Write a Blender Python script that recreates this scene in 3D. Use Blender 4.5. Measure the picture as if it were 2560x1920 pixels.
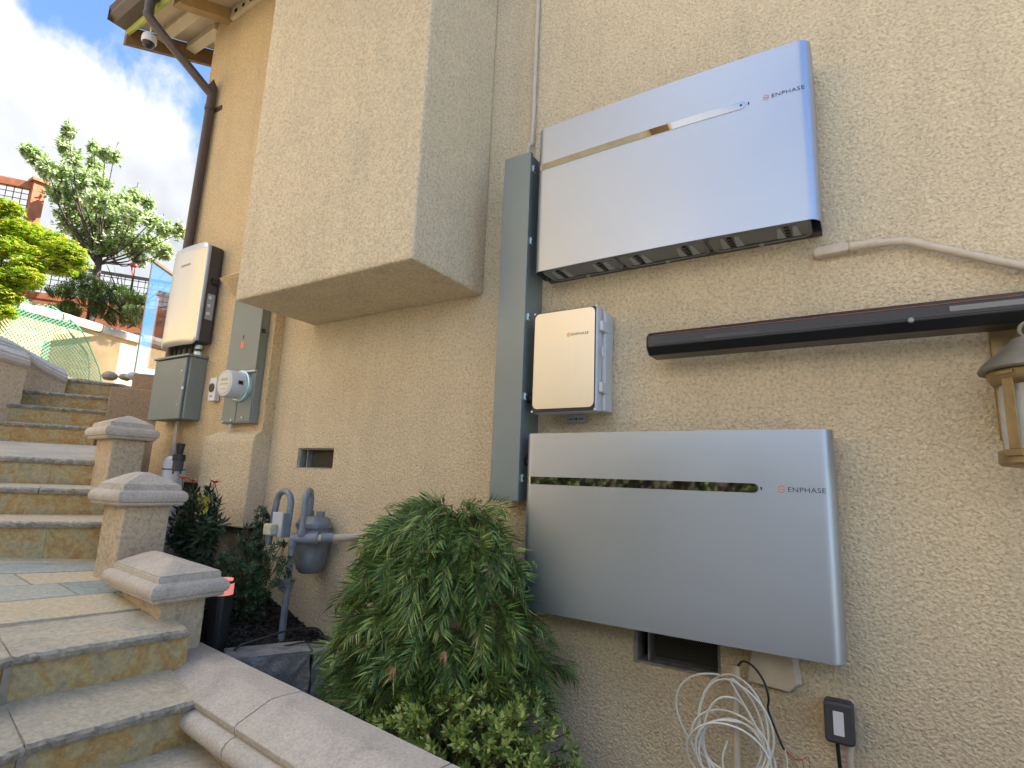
import bpy, bmesh, math, random
from mathutils import Vector, Matrix, noise
random.seed(11)
PI = math.pi
sc = bpy.context.scene
col = sc.collection
for o in list(bpy.data.objects): bpy.data.objects.remove(o, do_unlink=True)

# ---------------------------------------------------------------- camera
cd = bpy.data.cameras.new('camera'); cam = bpy.data.objects.new('camera', cd); col.objects.link(cam)
cd.sensor_width = 36; cd.lens = 19.574; cd.clip_end = 3000; cd.clip_start = .02
Rr = Vector((.8450, .5337, .0409)); Uu = Vector((.0607, -.1716, .9833)); Fw = Vector((-.5318, .8281, .1781))
Fw.normalize(); Rr = (Rr - Fw*Rr.dot(Fw)).normalized(); Uu = Rr.cross(Fw)
cam.matrix_world = Matrix(((Rr.x, Uu.x, -Fw.x, 0), (Rr.y, Uu.y, -Fw.y, -2.082), (Rr.z, Uu.z, -Fw.z, 0), (0, 0, 0, 1)))
sc.camera = cam

# ---------------------------------------------------------------- world, sun, exposure
SUN_EL, SUN_AZ = math.radians(48), math.radians(50)         # azimuth clockwise from +y
w = bpy.data.worlds.new('World'); sc.world = w; w.use_nodes = True
nt = w.node_tree; nt.nodes.clear()
out = nt.nodes.new('ShaderNodeOutputWorld'); bg = nt.nodes.new('ShaderNodeBackground')
sky = nt.nodes.new('ShaderNodeTexSky'); sky.sky_type = 'NISHITA'; sky.sun_disc = False
sky.sun_elevation = SUN_EL; sky.sun_rotation = SUN_AZ; sky.air_density = 1.0; sky.dust_density = .6; sky.ozone_density = 1.5
tc = nt.nodes.new('ShaderNodeTexCoord')
dot = nt.nodes.new('ShaderNodeVectorMath'); dot.operation = 'DOT_PRODUCT'; dot.inputs[1].default_value = (-.61, -.47, -.64)
nt.links.new(tc.outputs['Generated'], dot.inputs[0])
n1 = nt.nodes.new('ShaderNodeTexNoise'); n1.inputs['Scale'].default_value = 3.6; n1.inputs['Detail'].default_value = 9; n1.inputs['Roughness'].default_value = .58
n1.inputs['Distortion'].default_value = .25
nt.links.new(tc.outputs['Generated'], n1.inputs['Vector'])
m1 = nt.nodes.new('ShaderNodeMath'); m1.operation = 'MULTIPLY_ADD'; m1.inputs[1].default_value = .42
nt.links.new(n1.outputs['Fac'], m1.inputs[0]); nt.links.new(dot.outputs['Value'], m1.inputs[2])
mr = nt.nodes.new('ShaderNodeMapRange'); mr.interpolation_type = 'SMOOTHSTEP'
mr.inputs['From Min'].default_value = .212; mr.inputs['From Max'].default_value = .268

n2 = nt.nodes.new('ShaderNodeTexNoise'); n2.inputs['Scale'].default_value = 5; n2.inputs['Detail'].default_value = 6
nt.links.new(tc.outputs['Generated'], n2.inputs['Vector'])
cr = nt.nodes.new('ShaderNodeValToRGB'); cr.color_ramp.elements[0].position = .3; cr.color_ramp.elements[1].position = .62
CB = 2.7
cr.color_ramp.elements[0].color = (.52, .57, .65, 1); cr.color_ramp.elements[1].color = (1, 1, 1, 1)
nt.links.new(n2.outputs['Fac'], cr.inputs[0])
cs = nt.nodes.new('ShaderNodeVectorMath'); cs.operation = 'SCALE'; cs.inputs['Scale'].default_value = CB
nt.links.new(cr.outputs[0], cs.inputs[0])
sx = nt.nodes.new('ShaderNodeSeparateXYZ'); nt.links.new(tc.outputs['Generated'], sx.inputs[0])
zb = nt.nodes.new('ShaderNodeMapRange'); zb.interpolation_type = 'SMOOTHSTEP'; zb.inputs['From Min'].default_value = .62; zb.inputs['From Max'].default_value = .85
zb.inputs['To Min'].default_value = 1; zb.inputs['To Max'].default_value = 3.6; nt.links.new(sx.outputs['Z'], zb.inputs['Value'])
cs2 = nt.nodes.new('ShaderNodeVectorMath'); cs2.operation = 'SCALE'; nt.links.new(cs.outputs[0], cs2.inputs[0]); nt.links.new(zb.outputs[0], cs2.inputs['Scale'])
sk = nt.nodes.new('ShaderNodeVectorMath'); sk.operation = 'MULTIPLY'; sk.inputs[1].default_value = (.62, .73, .86); nt.links.new(sky.outputs[0], sk.inputs[0])
zc_ = nt.nodes.new('ShaderNodeMapRange'); zc_.inputs['From Min'].default_value = .60; zc_.inputs['From Max'].default_value = .85; zc_.inputs['To Max'].default_value = .4; nt.links.new(sx.outputs['Z'], zc_.inputs['Value'])  # extra bright clouds overhead, out of view, added to brighten the wall
ma = nt.nodes.new('ShaderNodeMath'); nt.links.new(m1.outputs[0], ma.inputs[0]); nt.links.new(zc_.outputs[0], ma.inputs[1])
mx = nt.nodes.new('ShaderNodeMix'); mx.data_type = 'RGBA'
nt.links.new(mr.outputs[0], mx.inputs['Factor']); nt.links.new(ma.outputs[0], mr.inputs['Value']); nt.links.new(sk.outputs[0], mx.inputs['A']); nt.links.new(cs2.outputs[0], mx.inputs['B'])
nt.links.new(mx.outputs['Result'], bg.inputs['Color']); bg.inputs['Strength'].default_value = .06
nt.links.new(bg.outputs[0], out.inputs['Surface'])
sl = bpy.data.lights.new('sun', 'SUN'); sun = bpy.data.objects.new('sun', sl); col.objects.link(sun)
sl.energy = 2.9; sl.angle = math.radians(.5); sl.color = (1, .94, .84)
sd = Vector((math.sin(SUN_AZ)*math.cos(SUN_EL), math.cos(SUN_AZ)*math.cos(SUN_EL), math.sin(SUN_EL)))
sun.rotation_euler = sd.to_track_quat('Z', 'Y').to_euler()
sc.view_settings.view_transform = 'Standard'; sc.view_settings.look = 'None'; sc.view_settings.gamma = 1
sc.view_settings.exposure = 2.87
sc.render.resolution_x = 1024; sc.render.resolution_y = 768
sc.render.engine = 'CYCLES'

# ---------------------------------------------------------------- materials
def nodes(name):
    m = bpy.data.materials.new(name); m.use_nodes = True
    return m, m.node_tree, m.node_tree.nodes['Principled BSDF']
def tex(t, kind, scale, **kw):
    n = t.nodes.new(kind); n.inputs['Scale'].default_value = scale
    for k, v in kw.items(): n.inputs[k.replace('_', ' ')].default_value = v
    c = t.nodes.new('ShaderNodeNewGeometry')
    t.links.new(c.outputs['Position'], n.inputs['Vector']); return n
def ramp(t, src, stops):
    r = t.nodes.new('ShaderNodeValToRGB'); e = r.color_ramp.elements
    while len(e) < len(stops): e.new(.5)
    for x, (p, c) in zip(e, stops): x.position = p; x.color = (*c, 1)
    t.links.new(src, r.inputs[0]); return r.outputs[0]
def mix(t, f, a, b, mode='MIX'):
    m = t.nodes.new('ShaderNodeMix'); m.data_type = 'RGBA'; m.blend_type = mode
    for s, v in (('Factor', f), ('A', a), ('B', b)):
        if hasattr(v, 'is_linked') or hasattr(v, 'links'): t.links.new(v, m.inputs[s])
        else: m.inputs[s].default_value = v if s == 'Factor' else (*v, 1)
    return m.outputs['Result']
def bump(t, b, src, strength, dist, prev=None):
    n = t.nodes.new('ShaderNodeBump'); n.inputs['Strength'].default_value = strength; n.inputs['Distance'].default_value = dist
    t.links.new(src, n.inputs['Height'])
    if prev: t.links.new(prev, n.inputs['Normal'])
    t.links.new(n.outputs[0], b.inputs['Normal']); return n.outputs[0]
def plain(name, c, rough=.6, metal=0., spec=.5, var=.0, vs=20, bmp=0., bs=60, bd=.002, aniso=0):
    m, t, b = nodes(name)
    b.inputs['Base Color'].default_value = (*c, 1); b.inputs['Roughness'].default_value = rough
    b.inputs['Metallic'].default_value = metal; b.inputs['Specular IOR Level'].default_value = spec
    if aniso: b.inputs['Anisotropic'].default_value = aniso
    if var:
        n = tex(t, 'ShaderNodeTexNoise', vs, Detail=6)
        lo = tuple(x*(1-var) for x in c); hi = tuple(min(1, x*(1+var)) for x in c)
        t.links.new(ramp(t, n.outputs['Fac'], [(.3, lo), (.7, hi)]), b.inputs['Base Color'])
    if bmp:
        n = tex(t, 'ShaderNodeTexNoise', bs, Detail=5); bump(t, b, n.outputs['Fac'], bmp, bd)
    return m
def stucco(name, c, s=1., amp=1.):
    m, t, b = nodes(name); b.inputs['Roughness'].default_value = .92; b.inputs['Specular IOR Level'].default_value = .15
    a = tex(t, 'ShaderNodeTexNoise', 92*s, Detail=4, Roughness=.6, Distortion=.6)
    v = tex(t, 'ShaderNodeTexVoronoi', 125*s); v.feature = 'SMOOTH_F1'
    big = tex(t, 'ShaderNodeTexNoise', 1.6, Detail=5)
    vb = tex(t, 'ShaderNodeTexNoise', 9, Detail=5)
    g = ramp(t, a.outputs['Fac'], [(.34, tuple(x*.74 for x in c)), (.5, c), (.66, tuple(min(.95, x*1.14) for x in c))])
    st = ramp(t, big.outputs['Fac'], [(.3, (.92, .93, .95)), (.6, (1, 1, 1))])
    st2 = ramp(t, vb.outputs['Fac'], [(.3, (.95, .95, .95)), (.65, (1.0, 1.0, 1.0))])
    t.links.new(mix(t, 1., mix(t, 1., g, st, 'MULTIPLY'), st2, 'MULTIPLY'), b.inputs['Base Color'])
    gp = t.nodes.new('ShaderNodeNewGeometry'); mp = t.nodes.new('ShaderNodeMapping'); mp.inputs['Scale'].default_value = (7, 7, .9); t.links.new(gp.outputs['Position'], mp.inputs[0])
    sn = t.nodes.new('ShaderNodeTexNoise'); sn.inputs['Scale'].default_value = 1; sn.inputs['Detail'].default_value = 6; sn.inputs['Roughness'].default_value = .6; t.links.new(mp.outputs[0], sn.inputs['Vector'])
    stk = ramp(t, sn.outputs['Fac'], [(.28, (.90, .91, .92)), (.50, (1, 1, 1)), (.68, (1, 1, 1)), (.78, (1.04, 1.05, 1.07))])
    base_ = mix(t, 1., mix(t, 1., mix(t, 1., g, st, 'MULTIPLY'), st2, 'MULTIPLY'), stk, 'MULTIPLY'); t.links.new(base_, b.inputs['Base Color'])
    ad = t.nodes.new('ShaderNodeMath'); ad.operation = 'MULTIPLY_ADD'; ad.inputs[1].default_value = .45
    t.links.new(v.outputs['Distance'], ad.inputs[0]); t.links.new(a.outputs['Fac'], ad.inputs[2])
    bump(t, b, ad.outputs[0], 1.0, .0085*amp); return m
def stone(name, stops, s=5, vein=60, bmp=.6, bd=.006, island=.25):
    m, t, b = nodes(name); b.inputs['Roughness'].default_value = .75; b.inputs['Specular IOR Level'].default_value = .3
    n = tex(t, 'ShaderNodeTexNoise', s, Detail=8, Roughness=.62, Distortion=.8)
    g = t.nodes.new('ShaderNodeNewGeometry')
    ad = t.nodes.new('ShaderNodeMath'); ad.operation = 'MULTIPLY_ADD'; ad.inputs[1].default_value = island
    t.links.new(g.outputs['Random Per Island'], ad.inputs[0]); t.links.new(n.outputs['Fac'], ad.inputs[2])
    sb = t.nodes.new('ShaderNodeMath'); sb.operation = 'SUBTRACT'; sb.inputs[1].default_value = island/2; t.links.new(ad.outputs[0], sb.inputs[0])
    c = ramp(t, sb.outputs[0], stops)
    f = tex(t, 'ShaderNodeTexNoise', vein, Detail=6, Roughness=.7)
    fr = ramp(t, f.outputs['Fac'], [(.3, (.72, .72, .72)), (.6, (1.08, 1.08, 1.08))])
    t.links.new(mix(t, 1., c, fr, 'MULTIPLY'), b.inputs['Base Color'])
    h = tex(t, 'ShaderNodeTexNoise', 28, Detail=9, Roughness=.7, Distortion=1.2)
    bump(t, b, h.outputs['Fac'], bmp, bd); return m
def leafmat(name, stops, rough=.45, trans=.25):
    m, t, b = nodes(name); b.inputs['Roughness'].default_value = rough; b.inputs['Specular IOR Level'].default_value = .4
    g = t.nodes.new('ShaderNodeNewGeometry')
    c = ramp(t, g.outputs['Random Per Island'], stops)
    t.links.new(c, b.inputs['Base Color'])
    tr = t.nodes.new('ShaderNodeBsdfTranslucent'); t.links.new(c, tr.inputs[0])
    ms = t.nodes.new('ShaderNodeMixShader'); ms.inputs[0].default_value = trans
    o = t.nodes['Material Output']; t.links.new(b.outputs[0], ms.inputs[1]); t.links.new(tr.outputs[0], ms.inputs[2]); t.links.new(ms.outputs[0], o.inputs[0])
    return m
def brushed(name, c, rough=.33, horiz=True):
    m, t, b = nodes(name); b.inputs['Metallic'].default_value = 1; b.inputs['Roughness'].default_value = rough
    g = t.nodes.new('ShaderNodeNewGeometry'); mp = t.nodes.new('ShaderNodeMapping')
    mp.inputs['Scale'].default_value = (3, 3, 900) if horiz else (900, 900, 3)
    t.links.new(g.outputs['Position'], mp.inputs[0])
    n = t.nodes.new('ShaderNodeTexNoise'); n.inputs['Scale'].default_value = 1; n.inputs['Detail'].default_value = 4; t.links.new(mp.outputs[0], n.inputs['Vector'])
    t.links.new(ramp(t, n.outputs['Fac'], [(.3, tuple(x*.975 for x in c)), (.7, tuple(min(1, x*1.015) for x in c))]), b.inputs['Base Color'])
    n2 = tex(t, 'ShaderNodeTexNoise', 2.2, Detail=3)
    r = t.nodes.new('ShaderNodeMapRange'); r.inputs['From Min'].default_value = .3; r.inputs['From Max'].default_value = .7
    r.inputs['To Min'].default_value = rough-.04; r.inputs['To Max'].default_value = rough+.05
    t.links.new(n2.outputs['Fac'], r.inputs['Value']); t.links.new(r.outputs[0], b.inputs['Roughness'])
    bump(t, b, n.outputs['Fac'], .04, .0005); return m
M = {}
WALL = (.71, .578, .392)
M['wall'] = stucco('stucco', WALL)
M['wall_warm_lit'] = stucco('stucco_warm_lit', (.70, .53, .315))  # same stucco, its colour warmed for the warm light reflected there
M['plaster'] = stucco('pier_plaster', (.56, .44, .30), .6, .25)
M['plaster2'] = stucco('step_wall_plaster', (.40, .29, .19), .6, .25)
M['garden_plaster'] = plain('garden_plaster', (.60, .43, .22), .9, var=.12, vs=4, bmp=.3, bs=30)
M['cast'] = stone('cast_stone', [(.28, (.40, .355, .30)), (.45, (.49, .43, .36)), (.55, (.52, .455, .38)), (.72, (.57, .51, .43))], 6, 110, .4, .003, .06)
M['cast_top'] = M['cast']
M['tread'] = stone('flagstone_tread', [(.3, (.36, .33, .26)), (.45, (.45, .40, .30)), (.58, (.52, .45, .33)), (.72, (.56, .45, .30))], 3.6, 55, .6, .004, .3)
M['paver'] = stone('flagstone_paver', [(.3, (.31, .34, .31)), (.45, (.40, .41, .35)), (.6, (.48, .46, .35)), (.72, (.58, .48, .31))], 1.8, 60, .35, .003, .5)
M['riser'] = stone('flagstone_riser', [(.28, (.30, .26, .15)), (.42, (.45, .38, .22)), (.52, (.50, .38, .18)), (.60, (.46, .28, .10)), (.68, (.53, .38, .17)), (.80, (.58, .46, .27))], 9, 50, .9, .010, .16)
M['edge'] = stone('chipped_edge', [(.3, (.20, .18, .15)), (.5, (.34, .31, .25)), (.7, (.46, .41, .33))], 14, 60, 1., .01, .1)
M['mortar'] = plain('mortar', (.30, .25, .20), .95, var=.2, vs=30, bmp=.5)
M['concrete'] = stone('split_face_block', [(.3, (.20, .20, .19)), (.5, (.32, .31, .29)), (.7, (.42, .41, .38))], 12, 120, 1., .02, .1)
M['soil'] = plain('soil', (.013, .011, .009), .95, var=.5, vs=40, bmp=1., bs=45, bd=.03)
M['grass'] = plain('lawn_ground', (.09, .11, .04), .95, var=.4, vs=3)
M['wood_brown'] = plain('brown_timber', (.17, .10, .04), .7, var=.15, vs=12)
M['soffit'] = plain('soffit_boards', (.62, .52, .38), .8, var=.06, vs=8)
M['rafter'] = plain('rafter_paint', (.42, .29, .13), .7, var=.1, vs=8)
M['fascia'] = plain('green_fascia', (.36, .40, .10), .6, var=.12, vs=10)
M['gutter'] = plain('brown_gutter', (.075, .05, .038), .45, var=.15, vs=8)
M['shingle'] = plain('shingles', (.09, .07, .06), .9, var=.3, vs=30, bmp=.6)
M['alu'] = brushed('brushed_aluminium', (.42, .47, .565), .42)
M['alu_v'] = brushed('brushed_cover_vertical', (.64, .625, .59), .38, False)
M['mirror'] = plain('mirror_strip', (.78, .78, .78), .03, 1.)
M['mirror_shaded'] = plain('shaded_strip', (.36, .35, .33), .04, 1.)  # mirror strip again, its dark reflection put into the colour
M['logo_dark'] = plain('logo_dark', (.02, .03, .05), .5)
M['logo_faint'] = plain('logo_faint', (.30, .26, .21), .5)
M['logo_red'] = plain('logo_red', (.70, .12, .05), .5)
M['steel'] = plain('trough_paint', (.20, .238, .245), .36, .25, var=.06, vs=3)
M['steel_side'] = M['steel']
M['zinc'] = plain('zinc_clip', (.55, .75, .80), .35, .6)
M['grey_box'] = plain('grey_enclosure', (.20, .225, .215), .5, .1, var=.05, vs=5)
M['grey_plastic'] = plain('grey_plastic', (.33, .35, .37), .45)
M['grey_light'] = plain('light_grey_plastic', (.50, .53, .57), .4)
M['white_plastic'] = plain('white_plastic', (.68, .68, .68), .4)
M['black'] = plain('black_plastic', (.018, .018, .02), .4)
M['charcoal'] = plain('charcoal_plastic', (.055, .052, .055), .55)
M['void'] = plain('vent_dark', (.012, .011, .01), .9)
M['screen'] = plain('vent_screen', (.16, .14, .11), .6, .3)
M['galv'] = plain('galvanised', (.28, .28, .27), .6, .4, var=.25, vs=30)
M['cavity'] = plain('inverter_grey', (.19, .19, .18), .6)
M['heater'] = plain('heater_black', (.022, .022, .025), .28, .3)
M['heater_glass'] = plain('heater_glass', (.010, .005, .006), .03, 0, .35)
M['heater_red'] = plain('heater_red_line', (.16, .02, .02), .2)
M['brass'] = plain('weathered_brass', (.30, .21, .10), .5, .5, var=.25, vs=25, bmp=.2, bs=80)
M['bronze'] = plain('grey_bronze_roof', (.20, .18, .14), .5, .5, var=.2, vs=18)
M['pipe_grey'] = plain('gas_paint', (.20, .23, .26), .5, .1, var=.15, vs=20)
M['pipe_beige'] = plain('painted_pipe', (.55, .46, .36), .7, var=.08, vs=25)
M['cable'] = plain('white_cable', (.72, .70, .64), .45)
M['cable_black'] = plain('black_cable', (.012, .012, .012), .45)
M['cable_red'] = plain('red_wire', (.35, .05, .03), .5)
M['cream_plastic'] = plain('cream_plastic', (.52, .50, .34), .6, var=.2, vs=50)
M['red'] = plain('red_handle', (.45, .04, .03), .5)
M['redwood'] = plain('redwood', (.36, .12, .055), .75, var=.25, vs=9)
M['wire'] = plain('fence_wire', (.06, .06, .07), .5, .5)
M['net'] = plain('green_net', (.06, .36, .24), .5)
M['orange'] = plain('orange_sticker', (.75, .20, .10), .6)
M['meter_face'] = plain('meter_face', (.62, .60, .48), .5)
M['label'] = plain('pale_label', (.62, .62, .64), .5)
M['bark'] = plain('bark', (.07, .05, .04), .9, var=.3, vs=30, bmp=.6)
M['bark_thin'] = plain('twig', (.11, .07, .04), .9)
M['rock'] = stone('rubble_rock', [(.3, (.2, .16, .12)), (.7, (.42, .35, .27))], 8, 60, .8, .01, .2)
M['leaf_podo'] = leafmat('podocarpus_leaf', [(0, (.045, .10, .024)), (.4, (.095, .175, .04)), (.8, (.18, .275, .06)), (.97, (.31, .38, .10)), (1, (.38, .24, .10))], .34, .15)
M['leaf_azalea'] = leafmat('azalea_leaf', [(0, (.05, .10, .02)), (.4, (.15, .23, .04)), (.75, (.34, .41, .08)), (1, (.60, .62, .22))], .28, .25)
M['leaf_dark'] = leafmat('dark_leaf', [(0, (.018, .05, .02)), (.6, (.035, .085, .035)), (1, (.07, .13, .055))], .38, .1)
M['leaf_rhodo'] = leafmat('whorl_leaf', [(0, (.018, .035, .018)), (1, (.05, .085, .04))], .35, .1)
M['leaf_yellow'] = leafmat('yellow_leaf', [(0, (.35, .36, .03)), (1, (.55, .5, .05))], .4, .3)
M['petal'] = leafmat('red_bract', [(0, (.45, .05, .04)), (1, (.62, .18, .12))], .5, .2)
M['leaf_tree'] = leafmat('tree_leaf', [(0, (.17, .26, .07)), (.45, (.30, .43, .12)), (.68, (.46, .56, .24)), (.8, (.68, .72, .52)), (1, (.82, .82, .68))], .4, .4)
M['leaf_maple'] = leafmat('maple_leaf', [(0, (.10, .24, .015)), (.45, (.22, .38, .02)), (.85, (.50, .48, .03)), (1, (.60, .36, .07))], .5, .45)
M['leaf_rose'] = leafmat('rosemary_leaf', [(0, (.06, .12, .03)), (1, (.18, .26, .08))], .5, .2)
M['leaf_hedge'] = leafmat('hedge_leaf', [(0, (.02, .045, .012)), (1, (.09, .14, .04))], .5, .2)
m, t, b = nodes('glass_pane'); M['glass'] = m
b.inputs['Base Color'].default_value = (.5, .68, .85, 1); b.inputs['Roughness'].default_value = .02; b.inputs['Metallic'].default_value = 1
tr = t.nodes.new('ShaderNodeBsdfTransparent'); ms = t.nodes.new('ShaderNodeMixShader'); ms.inputs[0].default_value = .45
t.links.new(b.outputs[0], ms.inputs[1]); t.links.new(tr.outputs[0], ms.inputs[2]); t.links.new(ms.outputs[0], t.nodes['Material Output'].inputs[0])
m, t, b = nodes('lantern_glass'); M['lglass'] = m
b.inputs['Base Color'].default_value = (.75, .78, .78, 1); b.inputs['Roughness'].default_value = .12
tr = t.nodes.new('ShaderNodeBsdfTransparent'); ms = t.nodes.new('ShaderNodeMixShader'); ms.inputs[0].default_value = .6
t.links.new(b.outputs[0], ms.inputs[1]); t.links.new(tr.outputs[0], ms.inputs[2]); t.links.new(ms.outputs[0], t.nodes['Material Output'].inputs[0])
m, t, b = nodes('glow_band'); M['glow'] = m
b.inputs['Base Color'].default_value = (.55, .16, .14, 1); b.inputs['Emission Color'].default_value = (1, .30, .26, 1); b.inputs['Emission Strength'].default_value = .10

# ---------------------------------------------------------------- mesh builder
class MB:
    def __init__(s): s.v = []; s.f = []
    def add(s, vs, fs):
        n = len(s.v); s.v += [tuple(v) for v in vs]; s.f += [tuple(i+n for i in f) for f in fs]; return s
    def hexa(s, p): # 8 points: bottom 0-3 ccw, top 4-7
        return s.add(p, [(3, 2, 1, 0), (4, 5, 6, 7), (0, 1, 5, 4), (1, 2, 6, 5), (2, 3, 7, 6), (3, 0, 4, 7)])
    def box(s, x0, x1, y0, y1, z0, z1):
        return s.hexa([(x0, y0, z0), (x1, y0, z0), (x1, y1, z0), (x0, y1, z0), (x0, y0, z1), (x1, y0, z1), (x1, y1, z1), (x0, y1, z1)])
    def beam(s, a, b, wd, ht, up=(0, 0, 1)):
        a = Vector(a); b = Vector(b); d = (b-a).normalized(); r = d.cross(Vector(up)).normalized(); u = r.cross(d)
        p = []
        for q in (a, b):
            p.append([q + r*(i*wd/2) + u*(j*ht/2) for i, j in ((-1, -1), (1, -1), (1, 1), (-1, 1))])
        return s.add(p[0]+p[1], [(0, 1, 2, 3), (7, 6, 5, 4), (0, 4, 5, 1), (1, 5, 6, 2), (2, 6, 7, 3), (3, 7, 4, 0)])
    def tube(s, path, r, n=10, cap=True):
        P = [Vector(p) for p in path]; rings = []
        t0 = (P[1]-P[0]).normalized(); u = t0.orthogonal().normalized()
        for i, p in enumerate(P):
            if i == 0: t = P[1]-P[0]
            elif i == len(P)-1: t = P[-1]-P[-2]
            else: t = (P[i+1]-P[i]).normalized()+(P[i]-P[i-1]).normalized()
            t.normalize(); u = (u-t*u.dot(t)).normalized(); v = t.cross(u)
            rr = r[i] if isinstance(r, (list, tuple)) else r
            rings.append([p+(u*math.cos(2*PI*k/n)+v*math.sin(2*PI*k/n))*rr for k in range(n)])
        fs = []
        for i in range(len(P)-1):
            for k in range(n): fs.append((i*n+k, i*n+(k+1) % n, (i+1)*n+(k+1) % n, (i+1)*n+k))
        if cap: fs.append(tuple(reversed(range(n)))); fs.append(tuple((len(P)-1)*n+k for k in range(n)))
        return s.add([q for g in rings for q in g], fs)
    def lathe(s, c, prof, n=24, axis=(0, 0, 1)):      # prof: (radius, height)
        ax = Vector(axis).normalized(); u = ax.orthogonal().normalized(); v = ax.cross(u); c = Vector(c)
        vs = [c+ax*h+(u*math.cos(2*PI*k/n)+v*math.sin(2*PI*k/n))*max(r, 1e-4) for r, h in prof for k in range(n)]
        fs = [(i*n+k, i*n+(k+1) % n, (i+1)*n+(k+1) % n, (i+1)*n+k) for i in range(len(prof)-1) for k in range(n)]
        fs.append(tuple(reversed(range(n)))); fs.append(tuple((len(prof)-1)*n+k for k in range(n)))
        return s.add(vs, fs)
    def loft(s, rings, cap=True):
        n = len(rings[0]); fs = []
        for i in range(len(rings)-1):
            for k in range(n): fs.append((i*n+k, i*n+(k+1) % n, (i+1)*n+(k+1) % n, (i+1)*n+k))
        if cap: fs.append(tuple(reversed(range(n)))); fs.append(tuple((len(rings)-1)*n+k for k in range(n)))
        return s.add([q for g in rings for q in g], fs)
    def prism(s, poly, a, b):       # poly of 3d points, extruded from +a to +b vectors
        a = Vector(a); b = Vector(b); return s.loft([[Vector(p)+a for p in poly], [Vector(p)+b for p in poly]])
    def build(s, name, mat, parent=None, bevel=0., smooth=False, seg=2, loc=None):
        me = bpy.data.meshes.new(name)
        root = parent
        while root is not None and root.parent is not None: root = root.parent
        L = Vector(loc) if loc else (root.location.copy() if root is not None else Vector((0, 0, 0)))
        me.from_pydata([tuple(Vector(v)-L) for v in s.v], [], s.f); me.update()
        bm = bmesh.new(); bm.from_mesh(me)
        if len(s.v) < 6000: bmesh.ops.recalc_face_normals(bm, faces=bm.faces)
        bm.to_mesh(me); bm.free()
        me.materials.append(mat if not isinstance(mat, str) else M[mat])
        o = bpy.data.objects.new(name, me); col.objects.link(o)
        if parent is not None: o.parent = parent
        else: o.location = L
        if bevel:
            bv = o.modifiers.new('bevel', 'BEVEL'); bv.width = bevel; bv.segments = seg; bv.limit_method = 'ANGLE'; bv.angle_limit = math.radians(35)
        if smooth:
            for p in me.polygons: p.use_smooth = True
            try: me.set_sharp_from_angle(angle=math.radians(40))
            except Exception: pass
        return o
def tag(o, label, cat, group=None):
    o['label'] = label; o['category'] = cat
    if group: o['group'] = group
    return o
def thing(name, loc, label, cat, group=None):
    o = bpy.data.objects.new(name, None); col.objects.link(o); o.location = loc; o.empty_display_size = .1
    return tag(o, label, cat, group)
def setting(o): o['kind'] = 'structure'; return o
def arc(c, r, a0, a1, n, ex, ey):
    c = Vector(c); ex = Vector(ex); ey = Vector(ey)
    return [c+ex*(r*math.cos(a0+(a1-a0)*i/n))+ey*(r*math.sin(a0+(a1-a0)*i/n)) for i in range(n+1)]
def smoothpath(P, n=6):      # catmull-rom
    P = [Vector(p) for p in P]; Q = [P[0]*2-P[1]]+P+[P[-1]*2-P[-2]]; o = []
    for i in range(1, len(Q)-2):
        a, b, c, d = Q[i-1:i+3]
        for k in range(n):
            t = k/n; o.append(.5*((2*b)+(c-a)*t+(2*a-5*b+4*c-d)*t*t+(3*b-a-3*c+d)*t**3))
    o.append(P[-1]); return o
def text_mesh(s, size, origin, parent, name, mat, xdir=(1, 0, 0), width=None):
    cu = bpy.data.curves.new('t', 'FONT'); cu.body = s; cu.size = size; cu.extrude = .0004; cu.space_character = 1.08
    to = bpy.data.objects.new('t', cu); col.objects.link(to)
    me = bpy.data.meshes.new_from_object(to.evaluated_get(bpy.context.evaluated_depsgraph_get()))
    bpy.data.objects.remove(to); bpy.data.curves.remove(cu)
    xs = [v.co.x for v in me.vertices]; w0 = max(xs)-min(xs); k = (width/w0) if width else 1; x0 = min(xs)
    root = parent
    while root.parent is not None: root = root.parent
    X = Vector(xdir).normalized(); L = root.location
    for v in me.vertices:
        c = v.co.copy(); v.co = Vector(origin)+X*((c.x-x0)*k)+Vector((0, 0, 1))*(c.y)+Vector((X.y, -X.x, 0))*c.z-L
    me.materials.append(M[mat]); o = bpy.data.objects.new(name, me); col.objects.link(o); o.parent = parent; return o
def rnd(a=-1., b=1.): return random.uniform(a, b)
def rvec():
    while True:
        v = Vector((rnd(), rnd(), rnd()))
        if .05 < v.length < 1: return v.normalized()

# ---------------------------------------------------------------- setting: ground
ground = setting(MB().box(-900, 900, -900, 900, -1.9, -1.4).build('ground', 'grass'))
terr = MB()
terr.add([(-60, -30, 1.0), (-7.6, -30, 1.0), (-7.6, .9, 1.0), (-7.1, 30, 1.0), (-60, 30, 1.0), (-60, -30, -1.7), (-7.6, -30, -1.7), (-7.6, .9, -1.7), (-7.1, 30, -1.7), (-60, 30, -1.7)],
         [(0, 1, 2, 3, 4), (0, 5, 6, 1), (1, 6, 7, 2), (2, 7, 8, 3), (3, 8, 9, 4), (4, 9, 5, 0)])
setting(terr.build('terrace_ground', 'mortar'))
wd = Vector((-.267, .963, 0)); WA = Vector((-8.80, .30, 0))     # retaining wall line
up2 = MB(); A = WA-wd*6+Vector((-.3, 0, 0)); B = WA+wd*14+Vector((-.3, 0, 0))
up2.add([(A.x, A.y, 1.86), (B.x, B.y, 1.86), (-60, 14, 3.2), (-60, -7, 3.2), (A.x, A.y, .9), (B.x, B.y, .9), (-60, 14, .9), (-60, -7, .9)],
        [(0, 1, 2, 3), (0, 4, 5, 1), (1, 5, 6, 2), (2, 6, 7, 3), (3, 7, 4, 0)])
setting(up2.build('upper_bed', 'grass'))

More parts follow.
